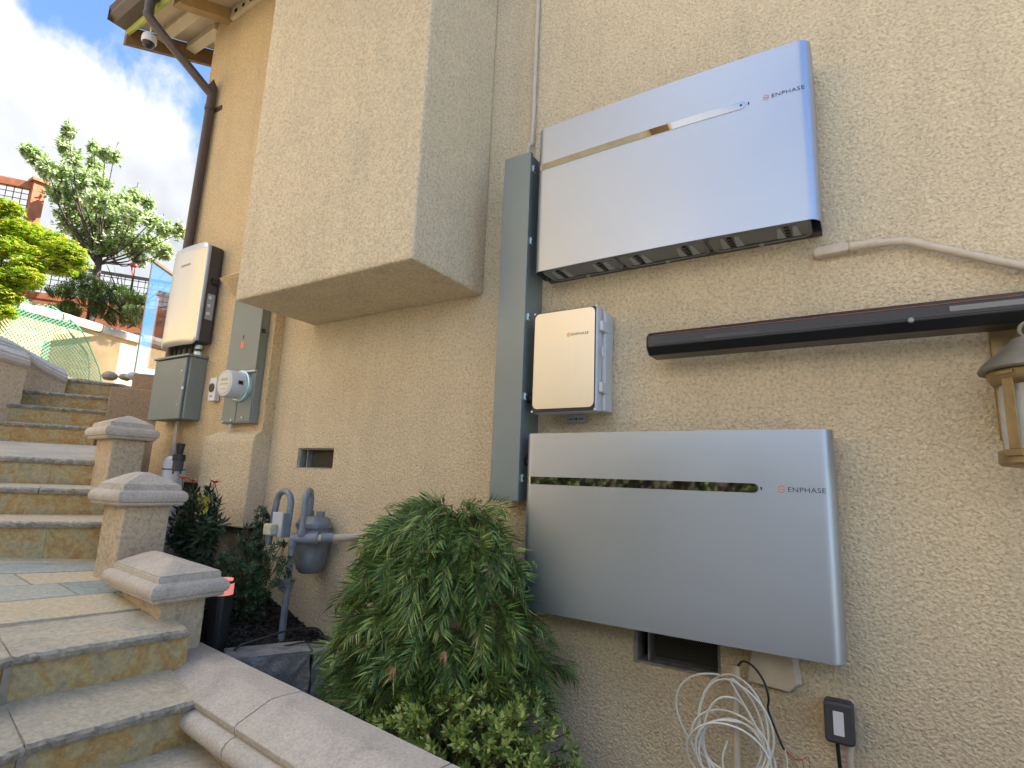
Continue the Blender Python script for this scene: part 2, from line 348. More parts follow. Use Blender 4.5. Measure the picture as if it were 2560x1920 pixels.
# ---------------------------------------------------------------- house
house = thing('house', (0, 0, -1.3), 'tan stucco house with boxed-out chimney and brown gutter under the eaves', 'house')
def holed(mb, x0, x1, z0, z1, y, holes, th=.12):
    xs = sorted({x0, x1, *[h[0] for h in holes], *[h[1] for h in holes]}); zs = sorted({z0, z1, *[h[2] for h in holes], *[h[3] for h in holes]})
    for i in range(len(xs)-1):
        for j in range(len(zs)-1):
            cx, cz = (xs[i]+xs[i+1])/2, (zs[j]+zs[j+1])/2
            if any(h[0] < cx < h[1] and h[2] < cz < h[3] for h in holes): continue
            mb.add([(xs[i], y, zs[j]), (xs[i+1], y, zs[j]), (xs[i+1], y, zs[j+1]), (xs[i], y, zs[j+1])], [(0, 1, 2, 3)])
    for a, b, c, d in holes:
        for p, q in (((a, c), (b, c)), ((b, c), (b, d)), ((b, d), (a, d)), ((a, d), (a, c))):
            mb.add([(p[0], y, p[1]), (q[0], y, q[1]), (q[0], y+th, q[1]), (p[0], y+th, p[1])], [(0, 1, 2, 3)])
V1 = (-2.793, -2.485, .045, .160); V2 = (-1.75, -1.452, -.26, -.139); V3 = (-.765, -.459, -.612, -.44)
mb = MB(); holed(mb, -3.06, 6, -1.03, 3.95, 0, [V1, V2, V3]); mb.add([(-1.53, 0, 3.95), (6, 0, 3.95), (6, 0, 5.0), (-1.53, 0, 5.0)], [(0, 1, 2, 3)]); mb.add([(-1.53, .01, 3.5), (-1.53, 8, 3.5), (-1.53, 8, 5.0), (-1.53, .01, 5.0)], [(0, 1, 2, 3)])
mb.add([(6, 0, -1.03), (6, 8, -1.03), (6, 8, 5.0), (6, 0, 5.0)], [(0, 1, 2, 3)])
mb.add([(-4.35, 8, -1.03), (6, 8, -1.03), (6, 8, 3.95), (-4.35, 8, 3.95)], [(0, 1, 2, 3)])
mb.build('wall', 'wall', house)
MB().box(-3.0, 5.9, .03, .3, -1.5, -1.035).build('foundation', 'concrete', house)
# bump-out of the wall left of the chimney
mb = MB(); y = -.067
mb.add([(-4.35, y, -.07), (-3.60, y, -.07), (-3.60, y, .24), (-3.06, y, .24), (-3.06, y, 3.95), (-4.35, y, 3.95)], [(0, 1, 2, 3, 4, 5)])
mb.add([(-3.06, y, .24), (-3.06, 0, .24), (-3.06, 0, 3.95), (-3.06, y, 3.95)], [(0, 1, 2, 3)])
mb.add([(-4.35, y, -.07), (-4.35, 8, -.07), (-4.35, 8, 3.95), (-4.35, y, 3.95)], [(0, 1, 2, 3)])
mb.add([(-4.35, y, -.07), (-3.60, y, -.07), (-3.60, .1, -.07), (-4.35, .1, -.07)], [(0, 1, 2, 3)])
mb.build('side_wall', 'wall_warm_lit', house)
MB().box(-4.3, -3.0, .03, .25, -1.5, -.075).build('foundation', 'concrete', house)
mb = MB()     # lower bulge with a sloped shoulder under the meter
ring = lambda z, yy, xl, xr: [(xl, yy, z), (xr, yy, z), (xr+.002, .01, z), (xl, .01, z)]
mb.loft([ring(-.31, -.115, -3.6, -3.065), ring(.19, -.115, -3.6, -3.065), ring(.225, -.108, -3.59, -3.065), ring(.262, -.0685, -3.50, -3.062)])
mb.build('wall_bulge', 'wall', house, bevel=.008)
mb = MB()     # plaster hood behind the chimney corner, above the meter
mb.add([(-3.56, -.068, 1.255), (-3.05, -.068, 1.255), (-3.05, -.23, 1.235), (-3.47, -.23, 1.235), (-3.40, -.068, 1.36), (-3.05, -.068, 1.36), (-3.40, -.068, 1.06), (-3.05, -.068, 1.06)],
       [(0, 3, 4), (3, 2, 5, 4), (0, 6, 3), (3, 6, 7, 2), (2, 7, 5)])
mb.build('meter_hood', 'wall_warm_lit', house)
MB().box(-2.775, -1.524, -.505, .0, .895, 3.5).build('chimney', 'wall', house, bevel=.012)
def vent(v, frame=True):
    a, b, c, d = v
    f = MB()
    for x in ((a+.001, a+.012), (b-.012, b-.001)): f.box(x[0], x[1], .012, .10, c+.001, d-.001)
    f.box(a+.012, b-.012, .012, .10, d-.008, d-.001); f.box(a+.012, b-.012, .012, .10, c+.001, c+.006)
    f.box(a+.045, a+.052, .03, .09, c+.006, d-.008)
    p = f.build('vent', 'galv', house)
    MB().box(a, b, .121, .125, c, d).build('vent_back', 'void', p)
    s = MB(); n = int((b-a)/.007); hh = d-c
    for i in range(-int(hh/.007)-1, n):
        for sg in (1, -1):
            x0 = a+i*.007; pts = []
            X0, X1 = (x0, x0+hh*.55) if sg == 1 else (x0+hh*.55, x0)
            t0, t1 = 0., 1.
            lo, hi = a+.05, b-.012
            if X1 != X0:
                ta, tb = (lo-X0)/(X1-X0), (hi-X0)/(X1-X0)
                t0, t1 = max(0, min(ta, tb)), min(1, max(ta, tb))
            if t1-t0 < .05: continue
            s.beam((X0+(X1-X0)*t0, .06, c+hh*t0), (X0+(X1-X0)*t1, .06, c+hh*t1), .0011, .0011, (0, 1, 0))
    s.build('screen', 'screen', p)
vent(V1); vent(V2); vent(V3)
# roof and eaves
sl_ = .43; OV = -.5; XE = -4.82; ZE = 3.50
zr = lambda y: ZE+sl_*(y-OV)
mb = MB()
for (a, b, ya) in ((XE, -2.80, OV), (-2.80, -1.53, .02)):
    mb.hexa([(a, ya, zr(ya)+.03), (b, ya, zr(ya)+.03), (b, 4, zr(4)+.03), (a, 4, zr(4)+.03), (a, ya, zr(ya)+.10), (b, ya, zr(ya)+.10), (b, 4, zr(4)+.10), (a, 4, zr(4)+.10)])
mb.hexa([(XE, 4, zr(4)+.03), (-1.53, 4, zr(4)+.03), (-1.53, 8.5, zr(-.5)+.03), (XE, 8.5, zr(-.5)+.03), (XE, 4, zr(4)+.1), (-1.53, 4, zr(4)+.1), (-1.53, 8.5, zr(-.5)+.1), (XE, 8.5, zr(-.5)+.1)])
mb.box(-1.52, 6.4, -.35, 8.4, 5.0, 5.12)
mb.hexa([(-2.98, -1.6, zr(-.5)-.02), (-1.40, -1.6, zr(-.5)-.02), (-1.40, .0, zr(-.5)+.25), (-2.98, .0, zr(-.5)+.25), (-2.98, -1.6, zr(-.5)+.08), (-1.40, -1.6, zr(-.5)+.08), (-1.40, .0, zr(-.5)+.35), (-2.98, .0, zr(-.5)+.35)])  # unseen roof slab, added to shade the chimney front
mb.build('roof', 'shingle', house)
mb = MB()
mb.hexa([(XE+.03, OV, zr(OV)), (-2.79, OV, zr(OV)), (-2.79, .3, zr(.3)), (XE+.03, .3, zr(.3)), (XE+.03, OV, zr(OV)+.028), (-2.79, OV, zr(OV)+.028), (-2.79, .3, zr(.3)+.028), (XE+.03, .3, zr(.3)+.028)])
mb.build('soffit', 'soffit', house)
def rafter(x, wdt, h, mat, y1=0., name='rafter', yend=OV+.03):
    k = MB(); k.hexa([(x, yend, zr(yend)-h), (x+wdt, yend, zr(yend)-h), (x+wdt, y1, zr(y1)-h), (x, y1, zr(y1)-h), (x, yend, zr(yend)-.001), (x+wdt, yend, zr(yend)-.001), (x+wdt, y1, zr(y1)-.001), (x, y1, zr(y1)-.001)])
    return k.build(name, mat, house, bevel=.003)
rafter(-4.19, .085, .10, 'rafter', -.068); rafter(-3.57, .085, .10, 'rafter', -.068); rafter(-2.98, .085, .10, 'rafter', -.068)
rafter(XE-.02, .045, .155, 'wood_brown', 3.9, 'barge_board', OV-.02)
k = MB(); k.box(XE+.028, -4.192, -.33, -.25, zr(-.29)-.06, zr(-.33)-.002); k.build('blocking', 'soffit', house, bevel=.003)
k = MB(); k.box(XE+.028, -4.352, -.09, -.01, zr(-.05)-.08, zr(-.09)-.002); k.build('blocking', 'soffit', house, bevel=.003)
k = MB(); k.box(-4.10, -3.575, -.10, -.07, zr(-.085)-.10, zr(-.10)-.002); fr = k.build('frieze_vent', 'soffit', house)
for i in range(5): MB().lathe((-4.02+.10*i, -.101, zr(-.1)-.055), [(.017, 0), (.017, .004)], 12, (0, -1, 0)).build('vent_hole', 'void', fr)
for a, b in ((XE, -2.79),):
    k = MB(); k.box(a, b, OV-.022, OV-.001, zr(OV)-.085, zr(OV)+.03); k.build('fascia', 'fascia', house, bevel=.002)
    prof = [(0, -.02, .10), (0, -.02, -.012), (0, -.10, -.012), (0, -.135, .04), (0, -.135, .075), (0, -.15, .10), (0, -.142, .104), (0, -.125, .08), (0, -.125, .045), (0, -.096, -.002), (0, -.03, -.002), (0, -.03, .10)]
    g = MB(); g.loft([[(xx, OV-.004+p[1], zr(OV)-.02+p[2]) for p in prof] for xx in (a-.02, b)])
    gt = g.build('gutter', 'gutter', house)
    MB().box(a-.022, a-.0205, OV-.15, OV-.026, zr(OV)-.03, zr(OV)+.082).build('gutter_end', 'gutter', gt)
dp = smoothpath([(-4.30, -.575, 3.47), (-4.30, -.575, 3.35), (-4.29, -.54, 3.27), (-4.20, -.19, 2.98), (-4.185, -.122, 2.92), (-4.18, -.108, 2.84), (-4.20, -.108, .8)], 5)
MB().tube(dp, .033, 14).build('downpipe', 'gutter', house, smooth=True)
k = MB(); k.tube([(-4.18, -.108, 2.78), (-4.18, -.108, 2.815)], .038, 14); k.box(-4.16, -4.08, -.075, -.066, 2.78, 2.815); k.build('pipe_strap', 'gutter', house)

# ---------------------------------------------------------------- batteries
def front_y(u, dep, sag=.012):      # u in -1..1 across the width
    a = abs(u); return -dep+sag*a*a+(.028*max(0, (a-.94)/.06)**2.2)
def battery(ax, az, W, H, label, strip, so, logo):
    t = thing('wall_battery', (ax, 0, az), label, 'battery'); dep = .178
    pts = [(-1.0, -.05)]; N = 60
    prof = [(ax, -.045), (ax, front_y(-1, dep)+.02)]+[(ax+W/2*(1+u), front_y(u, dep)) for u in [math.sin(PI/2*(-1+2*i/N)) for i in range(N+1)]]+[(ax+W, front_y(1, dep)+.02), (ax+W, -.045)]
    th = .003; inner = []
    for i, (x, y) in enumerate(prof):
        a = prof[max(0, i-1)]; b_ = prof[min(len(prof)-1, i+1)]; d = Vector((b_[0]-a[0], b_[1]-a[1])).normalized(); inner.append((x-d.y*th, y+d.x*th))
    loop = prof+inner[::-1]
    k = MB(); k.loft([[(x, y, az+zz) for x, y in loop] for zz in (0, H)]); k.build('cover', 'alu', t, smooth=True)
    # strip
    s = MB(); x0, x1, r_ = ax+.012, ax+.862, .0145; n = 90; up_, lo_ = [], []
    for i in range(n+1):
        x = x0+(x1-x0)*(1-math.cos(PI*i/n))/2; e = min(x-x0, x1-x); h = r_ if e > r_ else math.sqrt(max(0, r_*r_-(r_-e)**2)); u = (x-ax)/W*2-1; y = front_y(u, dep)-.0018
        up_.append((x, y, az+so+h)); lo_.append((x, y, az+so-h))
    vs = up_+lo_+[(a, b_+.0016, c) for a, b_, c in up_]+[(a, b_+.0016, c) for a, b_, c in lo_]; m_ = n+1; fs = []
    for i in range(n):
        fs += [(i, m_+i, m_+i+1, i+1), (2*m_+i, i, i+1, 2*m_+i+1), (m_+i, 3*m_+i, 3*m_+i+1, m_+i+1)]
    s.add(vs, fs); so_ = s.build('status_strip', strip, t, smooth=True)
    yy = front_y((x1-ax)/W*2-1, dep)
    MB().lathe((x1-.016, yy-.0022, az+so), [(.0042, 0), (.0042, .0012)], 14, (0, -1, 0)).build('button', 'black', so_)
    MB().box(x1+.006, x1+.011, yy-.0015, yy+.001, az+so-.005, az+so+.005).build('sensor', 'black', t, bevel=.001)
    # logo
    lx, lz = logo; yl = front_y((lx-ax)/W*2-1, dep)-.0006
    rg = MB()
    for a0, a1 in ((.28, PI-.28), (PI+.28, 2*PI-.28)):
        P_ = arc((lx, yl, lz), .0105, a0, a1, 14, (1, 0, 0), (0, 0, 1)); Q_ = arc((lx, yl, lz), .0083, a0, a1, 14, (1, 0, 0), (0, 0, 1))
        rg.add(P_+Q_, [(i, i+1, 15+i+1, 15+i) for i in range(14)])
    rg.box(lx-.0085, lx+.0085, yl-.0004, yl+.0002, lz-.0011, lz+.0011)
    rg.build('logo_ring', 'logo_red', t)
    tx = text_mesh('ENPHASE', .0205, (lx+.0185, yl, lz-.0072), t, 'lettering', 'logo_dark', width=.101)
    for v in tx.data.vertices: v.co.y = front_y((v.co.x)/W*2-1, dep)-.0006+.3*(v.co.y-yl)
    MB().box(ax+.0345, ax+W-.0345, -.155, -.010, az+.012, az+H-.006).build('core', 'cavity', t, bevel=.01)
    k = MB(); k.box(ax+.004, ax+W-.004, -.044, -.004, az+.005, az+H-.01); k.build('back_plate', 'charcoal', t)
    # units seen from below
    wU = (W-.05)/3
    for i in range(3):
        cx = ax+.025+wU*(i+.5)
        u_ = MB(); rr = .03; pl = []
        for (sx, sy, a0) in ((1, 1, 0), (-1, 1, PI/2), (-1, -1, PI), (1, -1, 1.5*PI)):
            px, py = cx+sx*(wU/2-.006-rr), -.088+sy*(.068-rr)
            pl += [(px+rr*math.cos(a0+q*PI/8), py+rr*math.sin(a0+q*PI/8)) for q in range(5)]
        ins = lambda f: [(cx+(x-cx)*f, -.088+(y_+.088)*(1-(1-f)*4)) for x, y_ in pl]
        u_.loft([[(x, y_, az+.05) for x, y_ in pl], [(x, y_, az+.006) for x, y_ in pl], [(x, y_, az+.001) for x, y_ in ins(.975)], [(x, y_, az+.005) for x, y_ in ins(.955)]])
        uo = u_.build('micro_unit', 'cavity', t, bevel=.002)
        for sx in (-.27, .27):
            X = cx+sx*wU
            for j in range(4): MB().box(X-.007, X+.007, -.135+j*.024, -.119+j*.024, az-.0015, az+.0055).build('vent_slot', 'black', uo)
            for dx in (-.03, .018): MB().prism([(X+dx, -.13, az+.0052), (X+dx+.012, -.13, az+.0052), (X+dx+.02, -.05, az+.0052), (X+dx-.006, -.05, az+.0052)], (0, 0, -.004), (0, 0, 0)).build('rib', 'grey_plastic', uo)
        MB().lathe((cx, -.03, az-.004), [(.004, 0), (.009, .004), (.009, .012)], 12).build('drain_stub', 'grey_plastic', uo)
    return t
battery(-1.151, .885, 1.07, .664, 'upper battery with a brushed silver cover, tilted sky reflections and grey units showing underneath', 'mirror', .478, (-.224, 1.366))
battery(-1.157, -.460, 1.07, .664, 'lower battery with a grey brushed cover, mounted above the vent and the coiled cable', 'mirror_shaded', .481, (-.230, .0205))

# ---------------------------------------------------------------- wireway (steel trough)
t = thing('wiring_trough', (-1.26, 0, -.063), 'tall blue-grey steel trough fixed to the wall left of both batteries', 'cable trough')
k = MB(); k.box(-1.322, -1.194, -.146, -.002, -.060, 1.466); k.build('body', 'steel', t, bevel=.002)
k = MB(); k.box(-1.327, -1.191, -.1535, -.1485, -.064, 1.470); k.box(-1.1915, -1.189, -.1535, -.132, -.064, 1.470); k.build('cover', 'steel', t, bevel=.0012)
for z in (1.397, 1.053, .708, .365, .03):
    k = MB(); k.box(-1.189, -1.1865, -.137, -.113, z-.016, z+.013); k.box(-1.1865, -1.180, -.137, -.1345, z-.016, z+.013)
    c_ = k.build('clip', 'zinc', t, bevel=.001)
    MB().lathe((-1.1865, -.124, z-.002), [(.005, 0), (.005, .003), (.002, .004)], 10, (1, 0, 0)).build('screw', 'charcoal', c_)
for (z0, z1, zc) in ((.335, .385, .36), (.08, .12, .10)):
    MB().lathe((-1.193, -.09, zc), [(.020, 0), (.020, .012), (.026, .013), (.026, .03), (.018, .034), (.018, .05)], 12, (1, 0, 0)).build('cable_gland', 'black', t)
tag(MB().tube(smoothpath([(-1.262, -.02, 3.8), (-1.265, -.02, 2.2), (-1.267, -.02, 1.66), (-1.272, -.035, 1.60), (-1.272, -.045, 1.56), (-1.272, -.045, 1.46)], 6), .0105, 10).build('conduit', 'pipe_beige', smooth=True, loc=(-1.27, -.02, 1.46)),
    'thin beige painted conduit running up the wall from the top of the grey trough', 'conduit')

# ---------------------------------------------------------------- communications box
t = thing('junction_box', (-1.0, 0, .29), 'pale gold fronted plastic box between the two batteries with a grey hinged side', 'electrical box')
MB().box(-1.140, -.850, -.085, -.004, .296, .700).build('box_base', 'grey_light', t, bevel=.006)
l_ = MB().box(-1.148, -.862, -.138, -.087, .290, .712).build('lid', 'grey_light', t, bevel=.008)
MB().box(-1.146, -.868, -.1425, -.1385, .292, .708).build('lid_rim', 'black', l_, bevel=.004)
k = MB(); rr = .022; pl = []
for (cx, cz, a0) in ((-.870-rr, .704-rr, 0), (-1.140+rr, .704-rr, PI/2), (-1.140+rr, .305+rr, PI), (-.870-rr, .305+rr, 1.5*PI)):
    pl += [(cx+rr*math.cos(a0+i*PI/12), cz+rr*math.sin(a0+i*PI/12)) for i in range(7)]
k.loft([[(x, y, z) for x, z in pl] for y in (-.143, -.1475)]); k.build('front_panel', 'alu_v', t)
for z in (.63, .385):
    MB().box(-.861, -.845, -.125, -.06, z-.02, z+.02).build('hinge', 'grey_light', t, bevel=.003)
MB().prism([(-.846, -.128, .545), (-.846, -.108, .53), (-.846, -.128, .505)], (0, 0, 0), (.004, 0, 0)).build('padlock_tab', 'grey_light', t)
MB().box(-1.052, -.962, -.012, -.002, .262, .296).build('mounting_tab', 'grey_plastic', t, bevel=.003)
for x in (-1.029, -.985): MB().box(x-.011, x+.011, -.0135, -.012, .276, .28).build('slot', 'void', t)
MB().lathe((-1.007, -.012, .278), [(.005, 0), (.005, .0015)], 10, (0, -1, 0)).build('screw_hole', 'void', t)
for x, z in ((-1.143, .707), (-.866, .708), (-1.143, .296), (-.866, .296)):
    MB().lathe((x, -.1425, z), [(.0045, 0), (.0045, .003)], 8, (0, -1, 0)).build('corner_screw', 'white_plastic', t)
rg = MB()
for a0, a1 in ((.28, PI-.28), (PI+.28, 2*PI-.28)):
    P_ = arc((-.982, -.1482, .601), .0082, a0, a1, 12, (1, 0, 0), (0, 0, 1)); Q_ = arc((-.982, -.1482, .601), .0063, a0, a1, 12, (1, 0, 0), (0, 0, 1))
    rg.add(P_+Q_, [(i, i+1, 13+i+1, 13+i) for i in range(12)])
rg.box(-.989, -.975, -.1484, -.148, .6, .602); rg.build('logo_ring', 'logo_red', t)
text_mesh('ENPHASE', .0155, (-.9695, -.1478, .5955), t, 'lettering', 'logo_dark', width=.074)

# ---------------------------------------------------------------- painted conduit, right
t = thing('painted_conduit', (-.1, 0, .82), 'beige painted pipe ending in an oval fitting above the black heater', 'conduit')
k = MB(); k.tube(smoothpath([(.05, -.026, .823), (.13, -.026, .815), (.17, -.026, .80), (.46, -.026, .655), (.8, -.026, .5)], 6), .0125, 12); k.build('pipe', 'pipe_beige', t, smooth=True)
k = MB(); pl = arc((-.100, 0, .822), .017, PI/2, 1.5*PI, 8, (1, 0, 0), (0, 0, 1))+[Vector((-.02, 0, .808)), Vector((-.008, 0, .815)), Vector((-.008, 0, .833)), Vector((-.02, 0, .843))]
k.prism(pl, (0, -.036, 0), (0, -.001, 0)); fb = k.build('fitting', 'pipe_beige', t, bevel=.003)
k = MB(); pl2 = [Vector(((p.x+.065)*.93-.065, 0, .824+(p.z-.824)*.86)) for p in pl]; k.prism(pl2, (0, -.040, 0), (0, -.0362, 0)); k.build('fitting_lid', 'pipe_beige', fb, bevel=.001)
k = MB()
for x, r_ in ((.005, .0165), (.058, .0165)): k.tube([(x-.012, -.026, .824), (x+.012, -.026, .823)], r_, 14)
k.tube([(-.01, -.026, .824), (.06, -.026, .823)], .0135, 12); k.build('coupling', 'pipe_beige', t, smooth=True)

# ---------------------------------------------------------------- black patio heater
t = thing('patio_heater', (-.2, 0, .53), 'long black bar heater with smoked glass front mounted above the lantern', 'heater')
zc = .532
sec = [(-.055, .040), (-.140, .040), (-.160, .024), (-.160, -.018), (-.135, -.045), (-.055, -.045)]
prof = lambda x, f=1.: [(x, y, zc+z*f) for y, z in sec]
MB().loft([prof(-.655), prof(1.2)]).build('housing', 'heater', t, bevel=.002)
MB().loft([[(-.662, -.06+(y+.06)*.92, zc+z*.8) for y, z in sec], prof(-.656)]).build('end_cap', 'heater', t, bevel=.003)
MB().box(-.630, 1.15, -.1625, -.1602, zc-.012, zc+.020).build('glass_front', 'heater_glass', t)
MB().box(-.630, 1.15, -.1640, -.1605, zc+.021, zc+.0235).build('trim_line', 'heater_red', t)
MB().box(-.45, -.28, -.1632, -.1626, zc-.008, zc+.003).build('label_plate', 'charcoal', t)
MB().box(.22, 1.1, -.1632, -.1626, zc-.002, zc+.013).build('label_plate', 'cavity', t)
MB().lathe((.13, -.160, zc-.016), [(.008, 0), (.008, .004), (.005, .007)], 12, (0, -1, 0)).build('screw', 'galv', t)
for x in (-.3, .9): MB().box(x-.03, x+.03, -.056, -.002, zc-.02, zc+.02).build('bracket', 'black', t)

# ---------------------------------------------------------------- lantern
LX, LY = .378, -.185
t = thing('wall_lantern', (LX, 0, .1), 'brass wall lantern with grey conical roof and glass body under the heater', 'lantern')
MB().box(.321, .435, -.020, -.001, .18, .502).build('wall_plate', 'brass', t, bevel=.003)
k = MB(); k.lathe((LX, LY, 0), [(.1145, .342), (.117, .347), (.110, .360), (.088, .382), (.066, .400), (.050, .418), (.040, .430), (.016, .434)], 40); k.build('roof', 'bronze', t, smooth=True)
k = MB(); k.tube(arc((LX, LY, .452), .022, 0, 2*PI, 20, (1, 0, 0), (0, 0, 1)), .005, 8, False); k.build('ring', 'bronze', t, smooth=True)
k = MB(); k.tube([(LX, -.02, .46), (LX, LY+.0, .476)], .007, 8); k.build('arm', 'brass', t)
k = MB(); k.lathe((LX, LY, 0), [(.098, .341), (.098, .327), (.092, .315), (.086, .306), (.080, .304)], 40); k.build('upper_collar', 'brass', t, smooth=True)
k = MB(); k.lathe((LX, LY, 0), [(.06, .096), (.088, .100), (.093, .106), (.092, .134), (.084, .140), (.05, .141)], 40); k.build('base', 'brass', t, smooth=True)
k = MB(); k.lathe((LX, LY, 0), [(.079, .139), (.079, .306)], 40); k.f = k.f[:-2]; k.build('glass', 'lglass', t, smooth=True)
for a in (-138, -48, 42, 132):
    a_ = math.radians(a); c_, s_ = math.cos(a_), math.sin(a_); tx, ty = -s_, c_
    def q(r_, w_, z0, z1, kk): kk.hexa([(LX+c_*r_+tx*i*w_+c_*j, LY+s_*r_+ty*i*w_+s_*j, zz) for zz in (z0, z1) for i, j in ((-1, 0), (1, 0), (1, .004), (-1, .004))])
    k = MB(); q(.0885, .0135, .139, .326, k); so = k.build('strap', 'brass', t, bevel=.001)
    k = MB(); q(.0935, .022, .121, .1385, k); k.build('strap_end', 'brass', so, bevel=.002)
    k = MB(); q(.0985, .022, .327, .338, k); k.build('strap_end', 'brass', so, bevel=.002)
MB().lathe((LX, LY, .14), [(.02, 0), (.022, .02), (.017, .03), (.017, .11), (.004, .125)], 18).build('bulb', 'white_plastic', t, smooth=True)

# ---------------------------------------------------------------- under the lower battery: stub pipe, cable coil, panel, device
tag(MB().tube([(-.397, -.062, -.54), (-.402, -.062, -.7), (-.406, -.062, -1.1)], .0115, 12).build('stub_pipe', 'pipe_beige', smooth=True, loc=(-.4, -.06, -1.1)),
    'short upright beige pipe on the wall that carries the coiled white cable', 'pipe')
k = MB(); n = 0; P_ = []
cx, cz = -.418, -.715
loops = [(.155, .125, -.025, .02, .15), (.095, .155, .0, -.02, .1), (.105, .150, .012, .0, 0), (.12, .10, -.005, -.06, -.1), (.10, .105, .01, -.085, .2), (.12, .12, .012, -.10, .05), (.075, .12, .005, -.03, .3), (.125, .125, 0, -.115, -.1)]
path = []
for i, (rx, rz, ox, oz, ph) in enumerate(loops):
    for j in range(28):
        a = PI/2+ph*0+2*PI*j/28; f = j/28
        nx = loops[(i+1) % len(loops)]; s_ = f*f*(3-2*f)
        RX, RZ, OX, OZ = (a_*(1-s_)+b_*s_ for a_, b_ in zip((rx, rz, ox, oz), nx[:4]))
        yy = -.083-.010*math.sin(a*1.0+i)-.003*i*(.5+.5*math.sin(a))
        path.append((cx+OX+RX*math.cos(a), yy, cz+OZ+RZ*math.sin(a)))
path += [(cx+.10, -.09, cz-.02), (cx+.075, -.08, cz-.1), (cx+.10, -.075, cz-.20)]
t = thing('cable_coil', (-.4, -.08, -1.0), 'loose coil of white cable hanging round the stub pipe below the lower battery', 'cable')
MB().tube(smoothpath(path, 2), .0032, 8).build('white_cable', 'cable', t, smooth=True)
k = MB(); k.tube(smoothpath([(-.392, -.066, -.54), (-.375, -.07, -.522), (-.345, -.075, -.53), (-.315, -.08, -.565), (-.302, -.082, -.61), (-.305, -.08, -.645), (-.285, -.08, -.70), (-.265, -.082, -.745)], 5), .0034, 8)
k.build('black_cable', 'cable_black', t, smooth=True)
k = MB()
for q in range(4): k.tube(smoothpath([(-.265, -.082, -.743), (-.258+.01*q, -.08, -.765), (-.255+.018*q, -.07, -.79+.012*q), (-.235+.012*q, -.07, -.80-.02*q+.01*q)], 4), .0011, 5)
k.build('loose_wire', 'cable_red', t)
k = MB(); k.tube(smoothpath([(-.262, -.082, -.745), (-.258, -.08, -.79), (-.275, -.08, -.84), (-.27, -.08, -.93)], 5), .0022, 6); k.build('thin_wire', 'cable', t)
k = MB(); k.tube(smoothpath([(-.425, -.09, -.76), (-.44, -.092, -.81), (-.437, -.09, -.85)], 5), .003, 6); k.build('cable_end', 'cable', t)
k = MB(); k.loft([[(-.349, -.002, -.46), (-.228, -.002, -.46), (-.214, -.002, -.575), (-.243, -.002, -.602), (-.375, -.002, -.592)], [(-.349, -.045, -.46), (-.24, -.045, -.46), (-.226, -.035, -.568), (-.25, -.035, -.596), (-.372, -.035, -.588)]])
tag(k.build('cover_panel', 'pipe_beige', bevel=.003, loc=(-.29, 0, -.6)), 'beige plaster-coloured cover plate poking out below the lower battery', 'cover plate')
t = thing('power_adapter', (-.115, 0, -.7), 'dark grey outdoor power box with a pale label at the bottom right', 'power box')
MB().box(-.155, -.078, -.088, -.036, -.694, -.580).build('case', 'charcoal', t, bevel=.012, seg=4)
MB().box(-.149, -.084, -.0895, -.0882, -.686, -.588).build('front_shell', 'charcoal', t, bevel=.008)
MB().box(-.131, -.104, -.0915, -.0897, -.668, -.604).build('label', 'label', t, bevel=.003)
MB().box(-.160, -.130, -.036, -.002, -.680, -.600).build('bracket', 'pipe_beige', t)
MB().tube(smoothpath([(-.125, -.065, -.69), (-.123, -.06, -.75), (-.118, -.05, -.85), (-.12, -.05, -1.1)], 5), .0055, 8).build('power_cord', 'cable_black', t, smooth=True)
k = MB(); k.tube([(-.098, -.03, -.70), (-.098, -.03, -1.1)], .0105, 12); k.tube([(-.098, -.03, -.70), (-.098, -.03, -.715)], .0135, 12)
tag(k.build('drop_pipe', 'pipe_beige', smooth=True, loc=(-.098, -.03, -1.1)), 'beige pipe dropping from the dark power box at the bottom right', 'pipe')

# ---------------------------------------------------------------- inverter, load box, socket, meter
Y0 = -.068
t = thing('inverter', (-3.95, Y0, .83), 'gold fronted curved inverter with black side above the grey cabinet', 'inverter')
k = MB(); k.loft([[(-4.165, Y0-.002, z), (-3.752, Y0-.002, z), (-3.737, Y0-.03, z), (-3.735, -.165, z), (-3.745, -.178, z), (-4.165, -.178, z)] for z in (.86, 1.545)]); k.build('case', 'charcoal', t, bevel=.012, seg=3)
zs = [(.838, 1.562)]; k = MB(); N = 16; fr_ = []
def invf(x):
    u = (x+3.955)/.225; return -.188-.022*(1-abs(u)**2.5)-(.0)
outl = []
rr = .035
for (cx, cz, a0) in ((-3.733-rr, 1.562-rr, 0), (-4.180+rr, 1.562-rr, PI/2), (-4.180+rr, .838+rr, PI), (-3.733-rr, .838+rr, 1.5*PI)):
    outl += [(cx+rr*math.cos(a0+i*PI/12), cz+rr*math.sin(a0+i*PI/12)) for i in range(7)]
nx = 24; nz = 14; vs = []; fs = []
def clampz(x, z):
    for (cx, sx) in ((-3.733-rr, 1), (-4.180+rr, -1)):
        e = (x-cx)*sx
        if e > 0:
            d = rr-math.sqrt(max(0, rr*rr-min(e, rr)**2)); return min(max(z, .838+d), 1.562-d)
    return z
for i in range(nx+1):
    x = -4.180+.447*i/nx
    x = max(-4.179, min(-3.734, x))
    for j in range(nz+1):
        z = clampz(x, .838+.724*j/nz); vs.append((x, invf(x), z))
for i in range(nx):
    for j in range(nz): fs.append((i*(nz+1)+j, (i+1)*(nz+1)+j, (i+1)*(nz+1)+j+1, i*(nz+1)+j+1))
k.add(vs, fs); fo = k.build('front_cover', 'alu_v', t, smooth=True)
sm = fo.modifiers.new('solid', 'SOLIDIFY'); sm.thickness = .006; sm.offset = -1
k = MB(); k.box(-3.742, -3.724, -.186, -.170, .862, 1.54); k.build('edge_trim', 'grey_plastic', t, bevel=.004)
